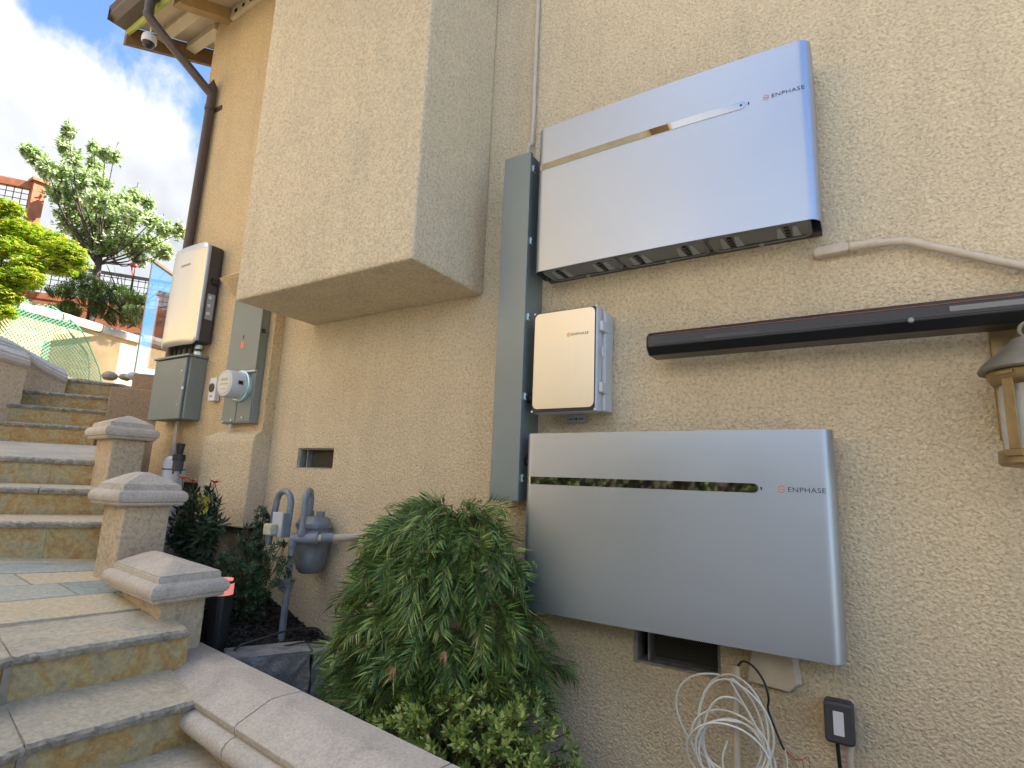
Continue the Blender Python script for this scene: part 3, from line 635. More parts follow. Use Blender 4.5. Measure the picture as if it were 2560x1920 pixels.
k = MB(); k.box(-3.7355, -3.732, -.150, -.100, 1.02, 1.20); lb = k.build('switch_plate', 'grey_plastic', t)
for z in (1.17, 1.115, 1.06):
    MB().lathe((-3.732, -.135, z), [(.012, 0), (.012, .008), (.008, .010)], 12, (1, 0, 0)).build('switch', 'white_plastic', lb)
MB().box(-3.736, -3.716, -.140, -.095, 1.27, 1.31).build('latch', 'black', t, bevel=.004)
text_mesh('ENPHASE', .022, (-4.02, invf(-3.96)-.0006, 1.415), t, 'lettering', 'logo_faint', width=.115)
for x in (-4.10, -4.03, -3.96, -3.89, -3.80): MB().tube([(x, -.125, .77), (x, -.125, .87)], .016 if x > -3.85 else .011, 12).build('cable_neck', 'charcoal', t)
k = MB(); k.tube([(-3.80, -.125, .775), (-3.80, -.125, .80)], .026, 8); k.tube([(-3.80, -.125, .82), (-3.80, -.125, .845)], .024, 14); k.build('steel_coupling', 'zinc', t)
t = thing('grey_cabinet', (-3.98, Y0, .33), 'plain grey steel cabinet directly below the inverter at the house corner', 'electrical cabinet')
MB().box(-4.205, -3.768, -.178, Y0-.001, .338, .755).build('cabinet_body', 'grey_box', t, bevel=.003)
d_ = MB().box(-4.200, -3.790, -.196, -.180, .336, .750).build('door', 'grey_box', t, bevel=.004)
k = MB(); k.box(-3.795, -3.774, -.202, -.1965, .53, .548); k.build('latch', 'zinc', d_, bevel=.001)
for z in (.66, .43): MB().lathe((-3.83, -.1965, z), [(.006, 0), (.006, .003)], 10, (0, -1, 0)).build('screw', 'zinc', d_)
MB().box(-4.215, -3.758, -.206, Y0-.001, .757, .772).build('rain_hood', 'grey_box', t, bevel=.003)
MB().tube([(-3.98, -.1, .335), (-3.98, -.1, -.2)], .014, 10).build('conduit', 'pipe_beige', t, smooth=True)
t = thing('wall_socket', (-3.60, Y0, .45), 'small white outlet box with a round dark hole between cabinet and meter', 'outlet box')
MB().box(-3.637, -3.560, -.106, Y0-.001, .458, .612).build('housing', 'white_plastic', t, bevel=.004)
MB().lathe((-3.603, -.107, .545), [(.030, 0), (.030, .003), (.022, .004)], 20, (0, -1, 0)).build('socket', 'black', t)
k = MB(); k.box(-3.62, -3.585, -.1072, -.1062, .484, .496); k.build('marking', 'grey_plastic', t)
t = thing('electric_meter', (-3.27, Y0, .3), 'grey electric meter panel with round glass meter below the chimney corner', 'electric meter')
MB().box(-3.420, -3.112, -.118, Y0-.001, .302, 1.16).build('panel_body', 'grey_box', t, bevel=.002)
MB().box(-3.424, -3.108, -.130, -.119, .628, 1.162).build('upper_door', 'grey_box', t, bevel=.002)
MB().box(-3.426, -3.106, -.136, -.120, .612, .625).build('drip_edge', 'grey_light', t, bevel=.001)
MB().box(-3.413, -3.27, -.124, -.119, .310, .60).build('lower_left_cover', 'grey_box', t, bevel=.001)
MB().box(-3.262, -3.118, -.124, -.119, .310, .455).build('lower_right_cover', 'grey_box', t, bevel=.001)
k = MB(); k.lathe((-3.235, -.119, .530), [(.098, 0), (.098, .020), (.090, .024), (.090, .034)], 32, (0, -1, 0)); k.build('meter_ring', 'zinc', t, smooth=True)
g_ = MB().lathe((-3.235, -.153, .530), [(.084, 0), (.084, .075), (.078, .083), (.06, .085)], 32, (0, -1, 0)).build('meter_glass', 'grey_light', t, smooth=True)
MB().lathe((-3.235, -.2385, .530), [(.062, 0), (.062, .001)], 28, (0, -1, 0)).build('dial', 'meter_face', g_)
k = MB(); k.box(-3.27, -3.20, -.2405, -.2396, .545, .560); k.box(-3.275, -3.195, -.2405, -.2396, .522, .529); k.box(-3.26, -3.21, -.2405, -.2396, .492, .497); k.build('display', 'grey_plastic', g_)
MB().box(-3.152, -3.149, -.20, -.17, .525, .548).build('seal', 'black', g_)
MB().box(-3.297, -3.258, -.1312, -.1304, .775, .818).build('sticker', 'orange', t)
MB().box(-3.283, -3.270, -.1315, -.1304, .835, .858).build('door_pull', 'charcoal', t)
MB().box(-3.118, -3.096, -.118, -.100, .86, .885).build('padlock', 'black', t, bevel=.002)
for x, z in ((-3.39, .315), (-3.30, .322), (-3.19, .335)): MB().lathe((x, -.1245, z), [(.007, 0), (.007, .006)], 10, (0, -1, 0)).build('bolt', 'zinc', t)
MB().box(-3.345, -3.33, -.11, -.095, .27, .30).build('tag', 'grey_light', t)

# ---------------------------------------------------------------- gas meter
t = thing('gas_meter', (-2.45, -.15, -.75), 'grey gas meter with looped pipes against the wall by the flower bed', 'gas meter')
k = MB(); cx, cy = -2.482, -.085
def oval(z, a, b_, ccx=cx, ccy=cy): return [(ccx+a*math.copysign(abs(math.cos(q))**.7, math.cos(q)), ccy+b_*math.copysign(abs(math.sin(q))**.7, math.sin(q)), z) for q in [2*PI*i/28 for i in range(28)]]
k.loft([oval(-.49, .045, .045), oval(-.47, .066, .06), oval(-.41, .080, .07), oval(-.31, .082, .07), oval(-.262, .082, .07)]); k.build('meter_body', 'pipe_grey', t, smooth=True)
k = MB(); k.loft([oval(-.262, .090, .078), oval(-.240, .090, .078), oval(-.234, .083, .07), oval(-.212, .074, .06), oval(-.205, .05, .045)]); k.build('top_flange', 'pipe_grey', t, bevel=.002)
for x in (-2.525, -2.44): MB().tube([(x, cy, -.215), (x, cy, -.178)], .022, 12).build('union_nut', 'pipe_grey', t)
k = MB(); k.tube([(-2.66, -.22, -.36)]+arc((-2.597, -.20, -.145), .064, PI, 0, 14, (1, -.05, 0), (0, 0, 1))+[(-2.533, -.205, -.23)], .0165, 12); k.build('left_loop', 'pipe_grey', t, smooth=True)
k = MB(); k.tube([(-2.483, -.12, -.19)]+arc((-2.447, -.165, -.125), .055, 0, PI, 12, (-.60, .80, 0), (0, 0, 1))+[(-2.41, -.213, -.27)], .0155, 12); k.build('right_loop', 'pipe_grey', t, smooth=True)
k = MB(); k.tube([(-2.455, -.225, -.31), (-2.34, -.15, -.302), (-2.28, -.07, -.30), (-2.245, .01, -.297)], .019, 14); k.build('outlet_pipe', 'pipe_beige', t, smooth=True)
k = MB(); k.tube([(-2.458, -.228, -.311), (-2.40, -.19, -.306)], .024, 14); k.tube([(-2.41, -.196, -.307), (-2.35, -.156, -.303)], .029, 14); k.tube([(-2.34, -.15, -.302), (-2.305, -.106, -.301)], .026, 14); k.tube([(-2.41, -.213, -.29), (-2.41, -.213, -.262)], .022, 14)
k.tube([(-2.455, -.226, -.315), (-2.455, -.226, -.345)], .024, 14); k.build('pipe_fitting', 'pipe_grey', t, smooth=True)
k = MB(); k.tube([(-2.455, -.226, -.33), (-2.463, -.226, -.80)], .0165, 14); k.build('riser_pipe', 'pipe_grey', t, smooth=True)
k = MB(); k.tube([(-2.459, -.226, -.50), (-2.46, -.226, -.53)], .021, 8); k.tube([(-2.46, -.226, -.53), (-2.461, -.226, -.565)], .025, 12); k.box(-2.50, -2.462, -.25, -.20, -.56, -0.5050); v_ = k.build('valve', 'pipe_grey', t, bevel=.002)
k = MB(); k.tube([(-2.50, -.235, -.54), (-2.51, -.24, -.50), (-2.525, -.24, -.485)], .003, 6); k.build('valve_stem', 'charcoal', v_)
k = MB(); k.beam((-2.525, -.24, -.49), (-2.52, -.245, -.435), .016, .01); k.build('red_handle', 'red', v_, bevel=.003)
k = MB(); k.box(-2.590, -2.505, -.262, -.252, -.306, -.186); k.build('cover_plate', 'grey_light', t, bevel=.003)
MB().box(-2.508, -2.495, -.262, -.215, -.306, -.187).build('plate_side', 'pipe_grey', t)
MB().box(-2.595, -2.535, -.305, -.264, -.298, -.243).build('radio_module', 'cream_plastic', t, bevel=.006)

# ---------------------------------------------------------------- stairs
st = thing('stone_staircase', (-3, -.9, -1.3), 'stone paved steps climbing past the house with chipped flagstone edges', 'steps')
def lerp(a, b, f): return a+(b-a)*f
def slab(front, zf, back, zb, th, name, mat, parent, jit=.010, gap=.005, gapmat=True):
    """front/back: lists of two 2d points. chipped front edge."""
    F0, F1 = Vector(front[0]), Vector(front[1]); B0, B1 = Vector(back[0]), Vector(back[1]); n = max(6, int((F1-F0).length/.014))
    d = (F1-F0).normalized(); nr = Vector((d.y, -d.x)); mid = (B0+B1)/2-(F0+F1)/2
    if nr.dot(mid) > 0: nr = -nr
    d0 = F0+d*gap; k = MB(); seed = rnd(0, 100); rows = []
    for i in range(n+1):
        f = i/n; p = lerp(F0+d*gap/2, F1-d*gap/2, f); q = lerp(B0, B1, f)
        nn = lambda s_, o_: noise.noise(Vector((f*n*.014*s_+seed, o_, 0)))
        j1, j2, j3 = jit*nn(30, 0), jit*1.6*nn(45, 5), jit*1.4*nn(38, 9)
        edge = p+nr*(-.004+j1); m1_ = p+nr*(.006+j2); m2_ = p+nr*(.002+j3)
        rows.append([(q.x, q.y, zb), ((p-nr*.03).x, (p-nr*.03).y, zf+(zb-zf)*.03/max(.05, mid.length)), (edge.x, edge.y, zf-.003+j2*.3), (m1_.x, m1_.y, zf-th*.38+j2*.6), (m2_.x, m2_.y, zf-th*.75+j3*.5), ((p-nr*.004).x, (p-nr*.004).y, zf-th), (q.x, q.y, zb-th)])
    m_ = 7; fs = []
    k.edge = set()
    for i in range(n):
        for j in range(m_):
            if j in (2, 3, 4): k.edge.add(len(fs))
            fs.append((i*m_+j, i*m_+(j+1) % m_, (i+1)*m_+(j+1) % m_, (i+1)*m_+j))
    fs.append(tuple(range(m_))); fs.append(tuple(n*m_+j for j in reversed(range(m_))))
    k.add([v for r_ in rows for v in r_], fs)
    return k
def split_line(a, b, cuts):
    L = [0]+list(cuts)+[1]; a = Vector(a); b = Vector(b)
    return [(lerp(a, b, L[i]), lerp(a, b, L[i+1])) for i in range(len(L)-1)]
def step(fl, zf, bl, zb, cuts, rcuts, rise, th=.034, name='tread'):
    k = MB(); es = set()
    for (fa, fb), (ba, bb) in zip(split_line(*fl, cuts), split_line(*bl, cuts)):
        q = slab((fa, fb), zf, (ba, bb), zb, th, name, 'tread', st); es |= {len(k.f)+e for e in q.edge}; k.add(q.v, q.f)
    tr_o = k.build('tread', 'tread', st); tr_o.data.materials.append(M['edge'])
    for pl_ in tr_o.data.polygons:
        if pl_.index in es: pl_.material_index = 1
    k = MB(); a, b = Vector(fl[0]), Vector(fl[1]); d = (b-a).normalized(); nr = Vector((d.y, -d.x)); mid = (Vector(bl[0])+Vector(bl[1]))/2-(a+b)/2
    if nr.dot(mid) > 0: nr = -nr
    a = a-nr*.018; b = b-nr*.018
    for (p, q) in split_line(a, b, rcuts):
        p = p+d*(.0008 if (p-a).length > .01 else -.014); q = q-d*(.0008 if (q-b).length > .01 else -.014); bk = -nr*.03
        k.hexa([(p.x, p.y, zf-rise-.02), (q.x, q.y, zf-rise-.02), ((q+bk).x, (q+bk).y, zf-rise-.02), ((p+bk).x, (p+bk).y, zf-rise-.02), (p.x, p.y, zf-th+.001), (q.x, q.y, zf-th+.001), ((q+bk).x, (q+bk).y, zf-th+.001), ((p+bk).x, (p+bk).y, zf-th+.001)])
    k.build('riser', 'riser', st)
    k = MB(); p = a-nr*.012; q = b-nr*.012
    k.hexa([((p-d*.004).x, (p-d*.004).y, zf-rise-.3), (q.x, q.y, zf-rise-.3), (bl[1][0], bl[1][1], zf-rise-.3), (bl[0][0], bl[0][1], zf-rise-.3), (p.x, p.y, zf-th-.004), (q.x, q.y, zf-th-.004), (bl[1][0], bl[1][1], zb-th-.004), (bl[0][0], bl[0][1], zb-th-.004)])
    k.build('step_core', 'mortar', st)
nn_ = Vector((.5, .866)); asc = Vector((-.866, .5))
# upper flight: point on the left, right end, height
UP = [((-3.640, -1.039), .43, -.278), ((-3.960, -.976), .44, -.121), ((-4.305, -.908), .50, .047), ((-6.104, -.462), .62, .352), ((-6.488, -.385), .84, .534), ((-6.872, -.307), .91, .707), ((-7.255, -.233), 1.0, .900)]
cutsets = [(.45,), (.8,), (.3,), (.55,), (.42, .78), (.5,), (.35, .8)]
for i, (p, tr_, z) in enumerate(UP):
    P0 = Vector(p)-nn_*1.0; P1 = Vector(p)+nn_*(tr_+.02)
    if i < 6:
        q, tr2, z2 = UP[i+1]; dd = (Vector(q)-Vector(p)).dot(asc); zb = z2-.168 if i != 2 else z2-.162
        zb = z+.012 if i != 2 else .19
    else: dd = 1.2; zb = 1.0
    zb = max(zb, z+.008)
    rise = (z-UP[i-1][2]-.01) if i > 0 else .175
    if i == 3: rise = .165
    step(((P0.x, P0.y), (P1.x, P1.y)), z, ((P0+asc*dd)[:], (P1+asc*dd)[:]), zb, cutsets[i], (.38, .66) if i % 2 else (.5, .82), rise)
# landing 1 with pavers
def zl(x): return -.58+.088*(-2.23-x)
n0a, n0b = Vector((-2.262, -1.343)), Vector((-2.199, -.842))
rows = [(-2.545, -7), (-2.83, -7.5), (-3.06, -10), (-3.28, -16), (-3.50, -23), (-3.72, -29)]
def line_at(xm, deg, y0, y1):   # row joint passing (xm, -1.0) leaning with angle
    tn = math.tan(math.radians(-deg)); return Vector((xm+(y0+1.0)*tn, y0)), Vector((xm+(y1+1.0)*tn, y1))
ylo, yhi = -2.4, -.67
LN = [line_at(-2.222, -7, -1.343, -.80)]
prev = line_at(-2.535, -7, ylo, yhi)
k = MB()
rd = [line_at(x, -abs(d_), ylo, yhi) for x, d_ in rows]
for r_ in range(len(rd)-1):
    (a0, a1), (b0, b1) = rd[r_], rd[r_+1]
    cuts = [[.30, .62, .9], [.22, .55, .83], [.45, .78], [.36, .70], [.5]][r_]
    L = [0]+cuts+[1]
    for c in range(len(L)-1):
        g0, g1 = L[c]+.003, L[c+1]-.003; f0 = .02; f1 = .98
        A_, B_, C_, D_ = lerp(lerp(a0, a1, g0), lerp(b0, b1, g0), f0), lerp(lerp(a0, a1, g1), lerp(b0, b1, g1), f0), lerp(lerp(a0, a1, g1), lerp(b0, b1, g1), f1), lerp(lerp(a0, a1, g0), lerp(b0, b1, g0), f1)
        dz = rnd(-.0008, .0008)
        k.hexa([(q.x, q.y, zl(q.x)-.02) for q in (A_, B_, C_, D_)]+[(q.x, q.y, zl(q.x)+dz) for q in (A_, B_, C_, D_)])
k.build('paving', 'paver', st, bevel=.0025)
MB().hexa([(-2.50, -2.4, -1.3), (-2.50, -.72, -1.3), (-4.2, -.55, -1.3), (-4.2, -2.4, -1.3), (-2.50, -2.4, zl(-2.50)-.006), (-2.50, -.72, zl(-2.50)-.006), (-4.2, -.55, zl(-4.2)-.006), (-4.2, -2.4, zl(-4.2)-.006)]).build('mortar_bed', 'mortar', st)
def curved_step(p1, p2, p3, z, dd, rise, cuts2):
    """two-segment nosing p2-p1 (right) and p3-p2 (left, turned toward the viewer)"""
    p1, p2, p3 = Vector(p1), Vector(p2), Vector(p3)
    bk = Vector((-dd, dd*.12)); b1, b2, b3 = p1+bk, p2+bk+Vector((0, .0)), p3+bk*1.0+Vector((-.05, -.0))
    zb = z+.025
    step((p2[:], p1[:]), z, (b2[:], b1[:]), zb, (), (), rise)
    step((p3[:], p2[:]), z, (b3[:], b2[:]), zb, (), (), rise)
    k = MB(); k.beam((p2.x-.012, p2.y, z-.02), (b2.x, b2.y, zb-.02), .03, .030); k.beam((p2.x-.022, p2.y, z-.03), (p2.x-.022, p2.y, z-rise-.01), .02, .03, (1, 0, 0)); k.build('joint', 'mortar', st)
curved_step((-2.199, -.838), (-2.262, -1.343), (-2.00, -1.9), -.58, .288, .165, ())
curved_step((-1.940, -.905), (-1.977, -1.368), (-1.72, -1.9), -.745, .30, .165, ())
curved_step((-1.66, -.93), (-1.69, -1.40), (-1.45, -1.9), -.91, .32, .165, ())
setting(MB().box(-1.72, 7, -6.2, -.95, -1.2, -1.09).build('path', plain('pale_concrete', (.62, .58, .52), .9, var=.08, vs=5)))  # unseen path, colour lightened to bounce light up the low wall
setting(MB().box(-7.5, -1.74, -5.8, -1.95, -1.39, -1.2).build('side_yard_paving', 'paver'))

# ---------------------------------------------------------------- coping wall beside the lower steps
cw = thing('planter_wall', (-1.6, -.8, -1.3), 'low planter wall with pale cast stone coping running down beside the steps', 'garden wall')
cdv = Vector((.9936, -.113, 0)); cpv = Vector((-.113, -.9936, 0)); CO = Vector((-2.40, -.668, 0))
prf = [(-.012, -.775), (-.014, -.71), (-.004, -.700), (.085, -.697), (.105, -.699), (.205, -.742), (.212, -.750), (.210, -.768), (.203, -.775)]
bead = [(.203, -.776), (.216, -.780)]+[(.213+.031*math.cos(a), -.812+.032*math.sin(a)) for a in [math.radians(q) for q in (70, 45, 20, -5, -30, -55, -80)]]+[(.196, -.846), (.19, -.846)]
cuts = [-.02, .775, 1.47, 2.16, 2.85, 3.5]
for i in range(len(cuts)-1):
    s0, s1 = cuts[i]+.003, cuts[i+1]-.003
    full = prf+bead[1:]+[(0, -.846), (-.012, -.80)]
    k = MB(); N = 10
    rg_ = []
    for j in range(N+1):
        s_ = lerp(s0, s1, j/N)
        if i == 0: pass
        rg_.append([tuple(CO+cdv*s_+cpv*(a+.0012*noise.noise(Vector((s_*20, a*40, i))))+Vector((0, 0, z+.0012*noise.noise(Vector((s_*25, z*40, i+9)))))) for a, z in full])
    k.loft(rg_); k.build('coping_stone', 'cast', cw, smooth=True)
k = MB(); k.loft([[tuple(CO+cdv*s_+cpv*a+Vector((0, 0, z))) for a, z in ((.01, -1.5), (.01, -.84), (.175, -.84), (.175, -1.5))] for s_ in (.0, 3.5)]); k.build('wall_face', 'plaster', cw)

# ---------------------------------------------------------------- piers
def pier(quad, z0, h, ridge, post, zbase, label, rot=None):
    cx = sum(p[0] for p in quad)/4; cy = sum(p[1] for p in quad)/4
    t = thing('stair_pier', (cx, cy, zbase), label, 'pier', 'piers beside the steps')
    k = MB(); Q = [Vector(p) for p in quad]; C_ = Vector((cx, cy))
    def inset(d):
        o = []
        for i in range(4):
            a, b, c = Q[i-1], Q[i], Q[(i+1) % 4]; e1 = (b-a).normalized(); e2 = (c-b).normalized(); n1_ = Vector((-e1.y, e1.x)); n2_ = Vector((-e2.y, e2.x))
            if n1_.dot(C_-b) < 0: n1_ = -n1_
            if n2_.dot(C_-b) < 0: n2_ = -n2_
            den = 1+n1_.dot(n2_); o.append(b+(n1_+n2_)*(d/max(.3, den)))
        return o
    def sub(ring, z, m_=8):
        o = []
        for i in range(4):
            a, b = ring[i], ring[(i+1) % 4]
            for j in range(m_):
                p = lerp(a, b, j/m_); nz = .0022*noise.noise(Vector((p.x*30, p.y*30, z*30))); o.append((p.x+nz, p.y-nz, z+nz))
        return o
    rg = [sub(inset(d), z0+z) for d, z in ((.05, .0), (.020, .001), (.014, .008), (.016, .017), (.006, .021), (.001, .033), (0, .046), (.006, .062), (.020, .072), (.030, .074), (.031, .094), (.035, .096))]
    r0, r1 = Vector(ridge[0]), Vector(ridge[1])
    tgt = inset(.034); 
    def toward(f, z):
        o = []
        for p in tgt:
            e = r0 if (p-r0).length < (p-r1).length else r1
            o.append(lerp(p, e, f))
        return sub(o, z)
    for f, hh in ((.0, .100), (.3, .100+(h-.1)*.36), (.65, .100+(h-.1)*.75), (.92, .100+(h-.1)*.98), (.99, h)): rg.append(toward(f, z0+hh))
    k.loft(rg); k.build('cap', 'cast', t, smooth=True)
    P_ = inset(post); k = MB(); k.loft([[(p.x, p.y, zbase) for p in P_], [(p.x, p.y, z0+.001) for p in P_]]); k.build('post', 'plaster', t, bevel=.008)
    return t
pier([(-2.275, -.952), (-2.275, -.645), (-2.80, -.575), (-2.84, -.89)], -.500, .145, [(-2.44, -.80), (-2.72, -.745)], .065, -1.1, 'lowest pier, its long hipped stone cap nearest the camera above the chipped step')
pier([(-2.875, -.858), (-2.875, -.545), (-3.33, -.46), (-3.155, -.872)], -.170, .158, [(-2.99, -.70), (-3.16, -.67)], .06, -1.1, 'middle pier with a mossy grey cap beside the red-tipped shrub')
pier([(-3.745, -.612), (-3.745, -.312), (-4.24, -.20), (-4.165, -.56)], .175, .150, [(-3.87, -.45), (-4.06, -.40)], .06, -1.0, 'highest pier with a stone cap just below the grey cabinet')
k = MB(); k.loft([[(-3.30, -.66, z), (-3.30, -.48, z), (-4.3, -.24, z), (-4.3, -.42, z)] for z in (-1.1, -.25)])
tag(k.build('pier_link_wall', 'plaster', loc=(-3.9, -.4, -1.1)), 'short plaster wall hidden behind the middle pier, linking it to the highest pier', 'garden wall')
k = MB(); a, b = Vector((-5.86, .02)), Vector((-6.72, .68)); 
k.hexa([(-6.04, .27, -.2), (-5.6, 1.05, -.2), (-6.5, 1.5, -.2), (-6.86, .64, -.2), (-6.04, .27, .765), (-5.6, 1.05, .765), (-6.5, 1.5, .78), (-6.86, .64, .78)])
k.hexa([(-6.17, .50, .77), (-5.75, 1.1, .77), (-6.4, 1.4, .77), (-6.70, .80, .77), (-6.17, .50, .95), (-5.75, 1.1, .95), (-6.4, 1.4, .95), (-6.70, .80, .95)])
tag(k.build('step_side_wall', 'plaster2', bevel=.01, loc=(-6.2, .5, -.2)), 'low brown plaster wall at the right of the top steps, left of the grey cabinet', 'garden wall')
# left side wall with curving coping
def coping_run(pts, z0s, wdt, h, label, body_z):
    t = thing('curved_garden_wall', (pts[0][0], pts[0][1], body_z), label, 'garden wall')
    P_ = smoothpath([(p[0], p[1], z) for p, z in zip(pts, z0s)], 6); rg = []; rb = []
    for i, p in enumerate(P_):
        d = (P_[min(i+1, len(P_)-1)]-P_[max(0, i-1)]); d.z = 0; d.normalize(); s_ = Vector((d.y, -d.x, 0))
        rg.append([tuple(p+s_*a*wdt+Vector((0, 0, b_*h))) for a, b_ in ((-.42, 0), (-.5, .15), (-.5, .40), (-.42, .5), (-.42, .62), (-.1, 1), (.1, 1), (.42, .62), (.42, .5), (.5, .40), (.5, .15), (.42, 0))])
        rb.append([tuple(p+s_*a*wdt*.38*2+Vector((0, 0, zz))) for a, zz in ((-.5, .001), (.5, .001))]+[(p.x+s_.x*wdt*.38, p.y+s_.y*wdt*.38, body_z), (p.x-s_.x*wdt*.38, p.y-s_.y*wdt*.38, body_z)])
    k = MB(); k.loft(rg); k.build('coping', 'cast', t, bevel=.004)
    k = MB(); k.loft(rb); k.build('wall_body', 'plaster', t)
coping_run([(-6.20, -1.75), (-6.42, -1.0), (-6.60, -.27)], [.98, .95, .87], .30, .16, 'stone-capped wall at the left edge, nearer of the two beside the top steps', .2)
coping_run([(-6.55, -.86), (-6.82, -.42), (-7.03, -.12), (-7.02, .22)], [1.02, 1.03, .97, .83], .26, .15, 'farther curved wall beside the top steps, its coping dipping into the sunlight', .2)
for i, (x, y, z, s_, l_) in enumerate([(-7.02, .62, .98, .075, 'brown broken stone lying on the top step, leftmost of three'), (-6.94, .74, .99, .06, 'small broken stone leaning in the middle of three at the top step'), (-6.86, .78, 1.0, .07, 'pale broken slab standing rightmost of three at the top step')]):
    bm = bmesh.new(); bmesh.ops.create_icosphere(bm, subdivisions=2, radius=s_)
    for v in bm.verts: v.co *= 1+.35*noise.noise(v.co*14+Vector((i*7, 0, 0))); v.co.z *= .7
    me = bpy.data.meshes.new('rubble'); bm.to_mesh(me); bm.free(); me.materials.append(M['rock'] if i < 2 else M['label'])
    o = bpy.data.objects.new('rubble_stone', me); col.objects.link(o); o.location = (x, y, z+s_*.3); tag(o, l_, 'stone', 'broken stones on the top step')

# ---------------------------------------------------------------- planting beds and block edging
k = MB(); gx, gy = 40, 16; vs = []; fs = []
for i in range(gx+1):
    for j in range(gy+1):
        y = -.62+.66*j/gy; x = -4.3+(4.3-2.37+(y+.62)*.53)*i/gx
        z = -.80+.10*max(0, min(1, (-2.5-x)/.8))+.18*max(0, min(1, (y+.62)/.6))*max(0, min(1, (-2.5-x)/.6))*.6+.02*noise.noise(Vector((x*9, y*9, 0)))+.012*noise.noise(Vector((x*30, y*30, 4)))
        vs.append((x, y, z))
for i in range(gx):
    for j in range(gy): fs.append((i*(gy+1)+j, (i+1)*(gy+1)+j, (i+1)*(gy+1)+j+1, i*(gy+1)+j+1))
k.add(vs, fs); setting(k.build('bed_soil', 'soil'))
k = MB(); vs = []; fs = []
for i in range(51):
    for j in range(17):
        x = -2.3+3.6*i/50; y = -.98+1.03*j/16; vs.append((x, y, -1.06+.02*noise.noise(Vector((x*8, y*8, 2)))))
for i in range(50):
    for j in range(16): fs.append((i*17+j, (i+1)*17+j, (i+1)*17+j+1, i*17+j+1))
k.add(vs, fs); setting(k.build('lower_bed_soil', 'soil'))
def mulch(n, x0, x1, y0, y1, zf):
    k = MB()
    for _ in range(n):
        x, y = rnd(x0, x1), rnd(y0, y1); d = rvec(); d.z *= .35; s_ = rnd(.008, .028)
        c_ = Vector((x, y, zf(x, y)+.008)); k.beam(c_-d*s_/2, c_+d*s_/2, s_*.45, s_*.22)
    return k
o = mulch(2200, -3.3, -2.40, -.55, -.02, lambda x, y: -.795+.10*max(0, min(1, (-2.5-x)/.8))+.108*max(0, min(1, (y+.62)/.6))*max(0, min(1, (-2.5-x)/.6))+.02*noise.noise(Vector((x*9, y*9, 0)))).build('bark_mulch', plain('bark_chips', (.028, .022, .017), .8, var=.8, vs=90)); o['kind'] = 'stuff'
def block(c, hx, hy, rz, z0, z1, label):
    bm = bmesh.new(); bmesh.ops.create_grid(bm, x_segments=1, y_segments=1, size=1); bm.free()
    k = MB(); n = 14; cs_, sn_ = math.cos(rz), math.sin(rz)
    def P3(x, y, z): return (c[0]+x*cs_-y*sn_, c[1]+x*sn_+y*cs_, z)
    nz_ = 9; rows_ = []
    for j in range(nz_+1):
        z = lerp(z0, z1, j/nz_); r_ = []
        per = [(lerp(-hx, hx, i/n), -hy) for i in range(n)]+[(hx, lerp(-hy, hy, i/6)) for i in range(6)]+[(lerp(hx, -hx, i/n), hy) for i in range(n)]+[(-hx, lerp(hy, -hy, i/6)) for i in range(6)]
        for x, y in per:
            nn2 = noise.noise(Vector((x*26, y*26, z*26+c[0])))*.010*(1 if j < nz_ else .2)
            r_.append(P3(x+nn2*(1 if abs(x) >= hx-.001 else 0)*(1 if x > 0 else -1), y+nn2*(1 if y > 0 else -1)*(1 if abs(y) >= hy-.001 else 0), z))
        rows_.append(r_)
    k.loft(rows_); return tag(k.build('edging_block', 'concrete', loc=(c[0], c[1], z0)), label, 'edging block', 'split-face blocks edging the bed')
block((-2.31, -.405), .17, .085, math.radians(62), -1.08, -.765, 'rough grey block nearest the coping, holding back the dark soil')
block((-2.14, -.10), .165, .085, math.radians(62), -1.08, -.770, 'rough grey block half hidden behind the drooping bush, against the house wall')
tag(MB().tube(smoothpath([(-2.40, -.52, -.80), (-2.39, -.50, -.75), (-2.35, -.42, -.725), (-2.30, -.30, -.70), (-2.24, -.21, -.70), (-2.19, -.20, -.73), (-2.14, -.17, -.78)], 6), .0045, 7).build('drip_hose', 'cable_black', smooth=True, loc=(-2.3, -.4, -.8)), 'thin black drip hose arching over the grey edging block', 'hose')
tag(MB().tube(smoothpath([(-2.30, -.33, -.765), (-2.24, -.26, -.752), (-2.18, -.21, -.756), (-2.16, -.12, -.757), (-2.19, -.06, -.76)], 6), .004, 7).build('drip_hose', 'cable_black', smooth=True, loc=(-2.3, -.3, -.76)), 'thin black drip hose lying flat on top of the grey edging block', 'hose')
# path light behind the lowest pier
t = thing('path_light', (-2.58, -.49, -.80), 'black bollard lamp with a glowing pink band behind the lowest pier', 'path light')
MB().tube([(-2.58, -.49, -.82), (-2.58, -.49, -0.5550)], .052, 24).build('body', 'black', t)
MB().tube([(-2.58, -.49, -0.5550), (-2.58, -.49, -0.5050)], .050, 28).build('glow_band', 'glow', t, smooth=True)
k = MB(); k.lathe((-2.58, -.49, 0), [(.0505, -0.5050), (.053, -0.5030), (.053, -0.4960), (.047, -0.4940)], 28); k.build('rim', 'black', t, smooth=True)
MB().lathe((-2.58, -.49, 0), [(.044, -0.4935), (.044, -0.4860)], 24).build('top_lens', 'glow', t)
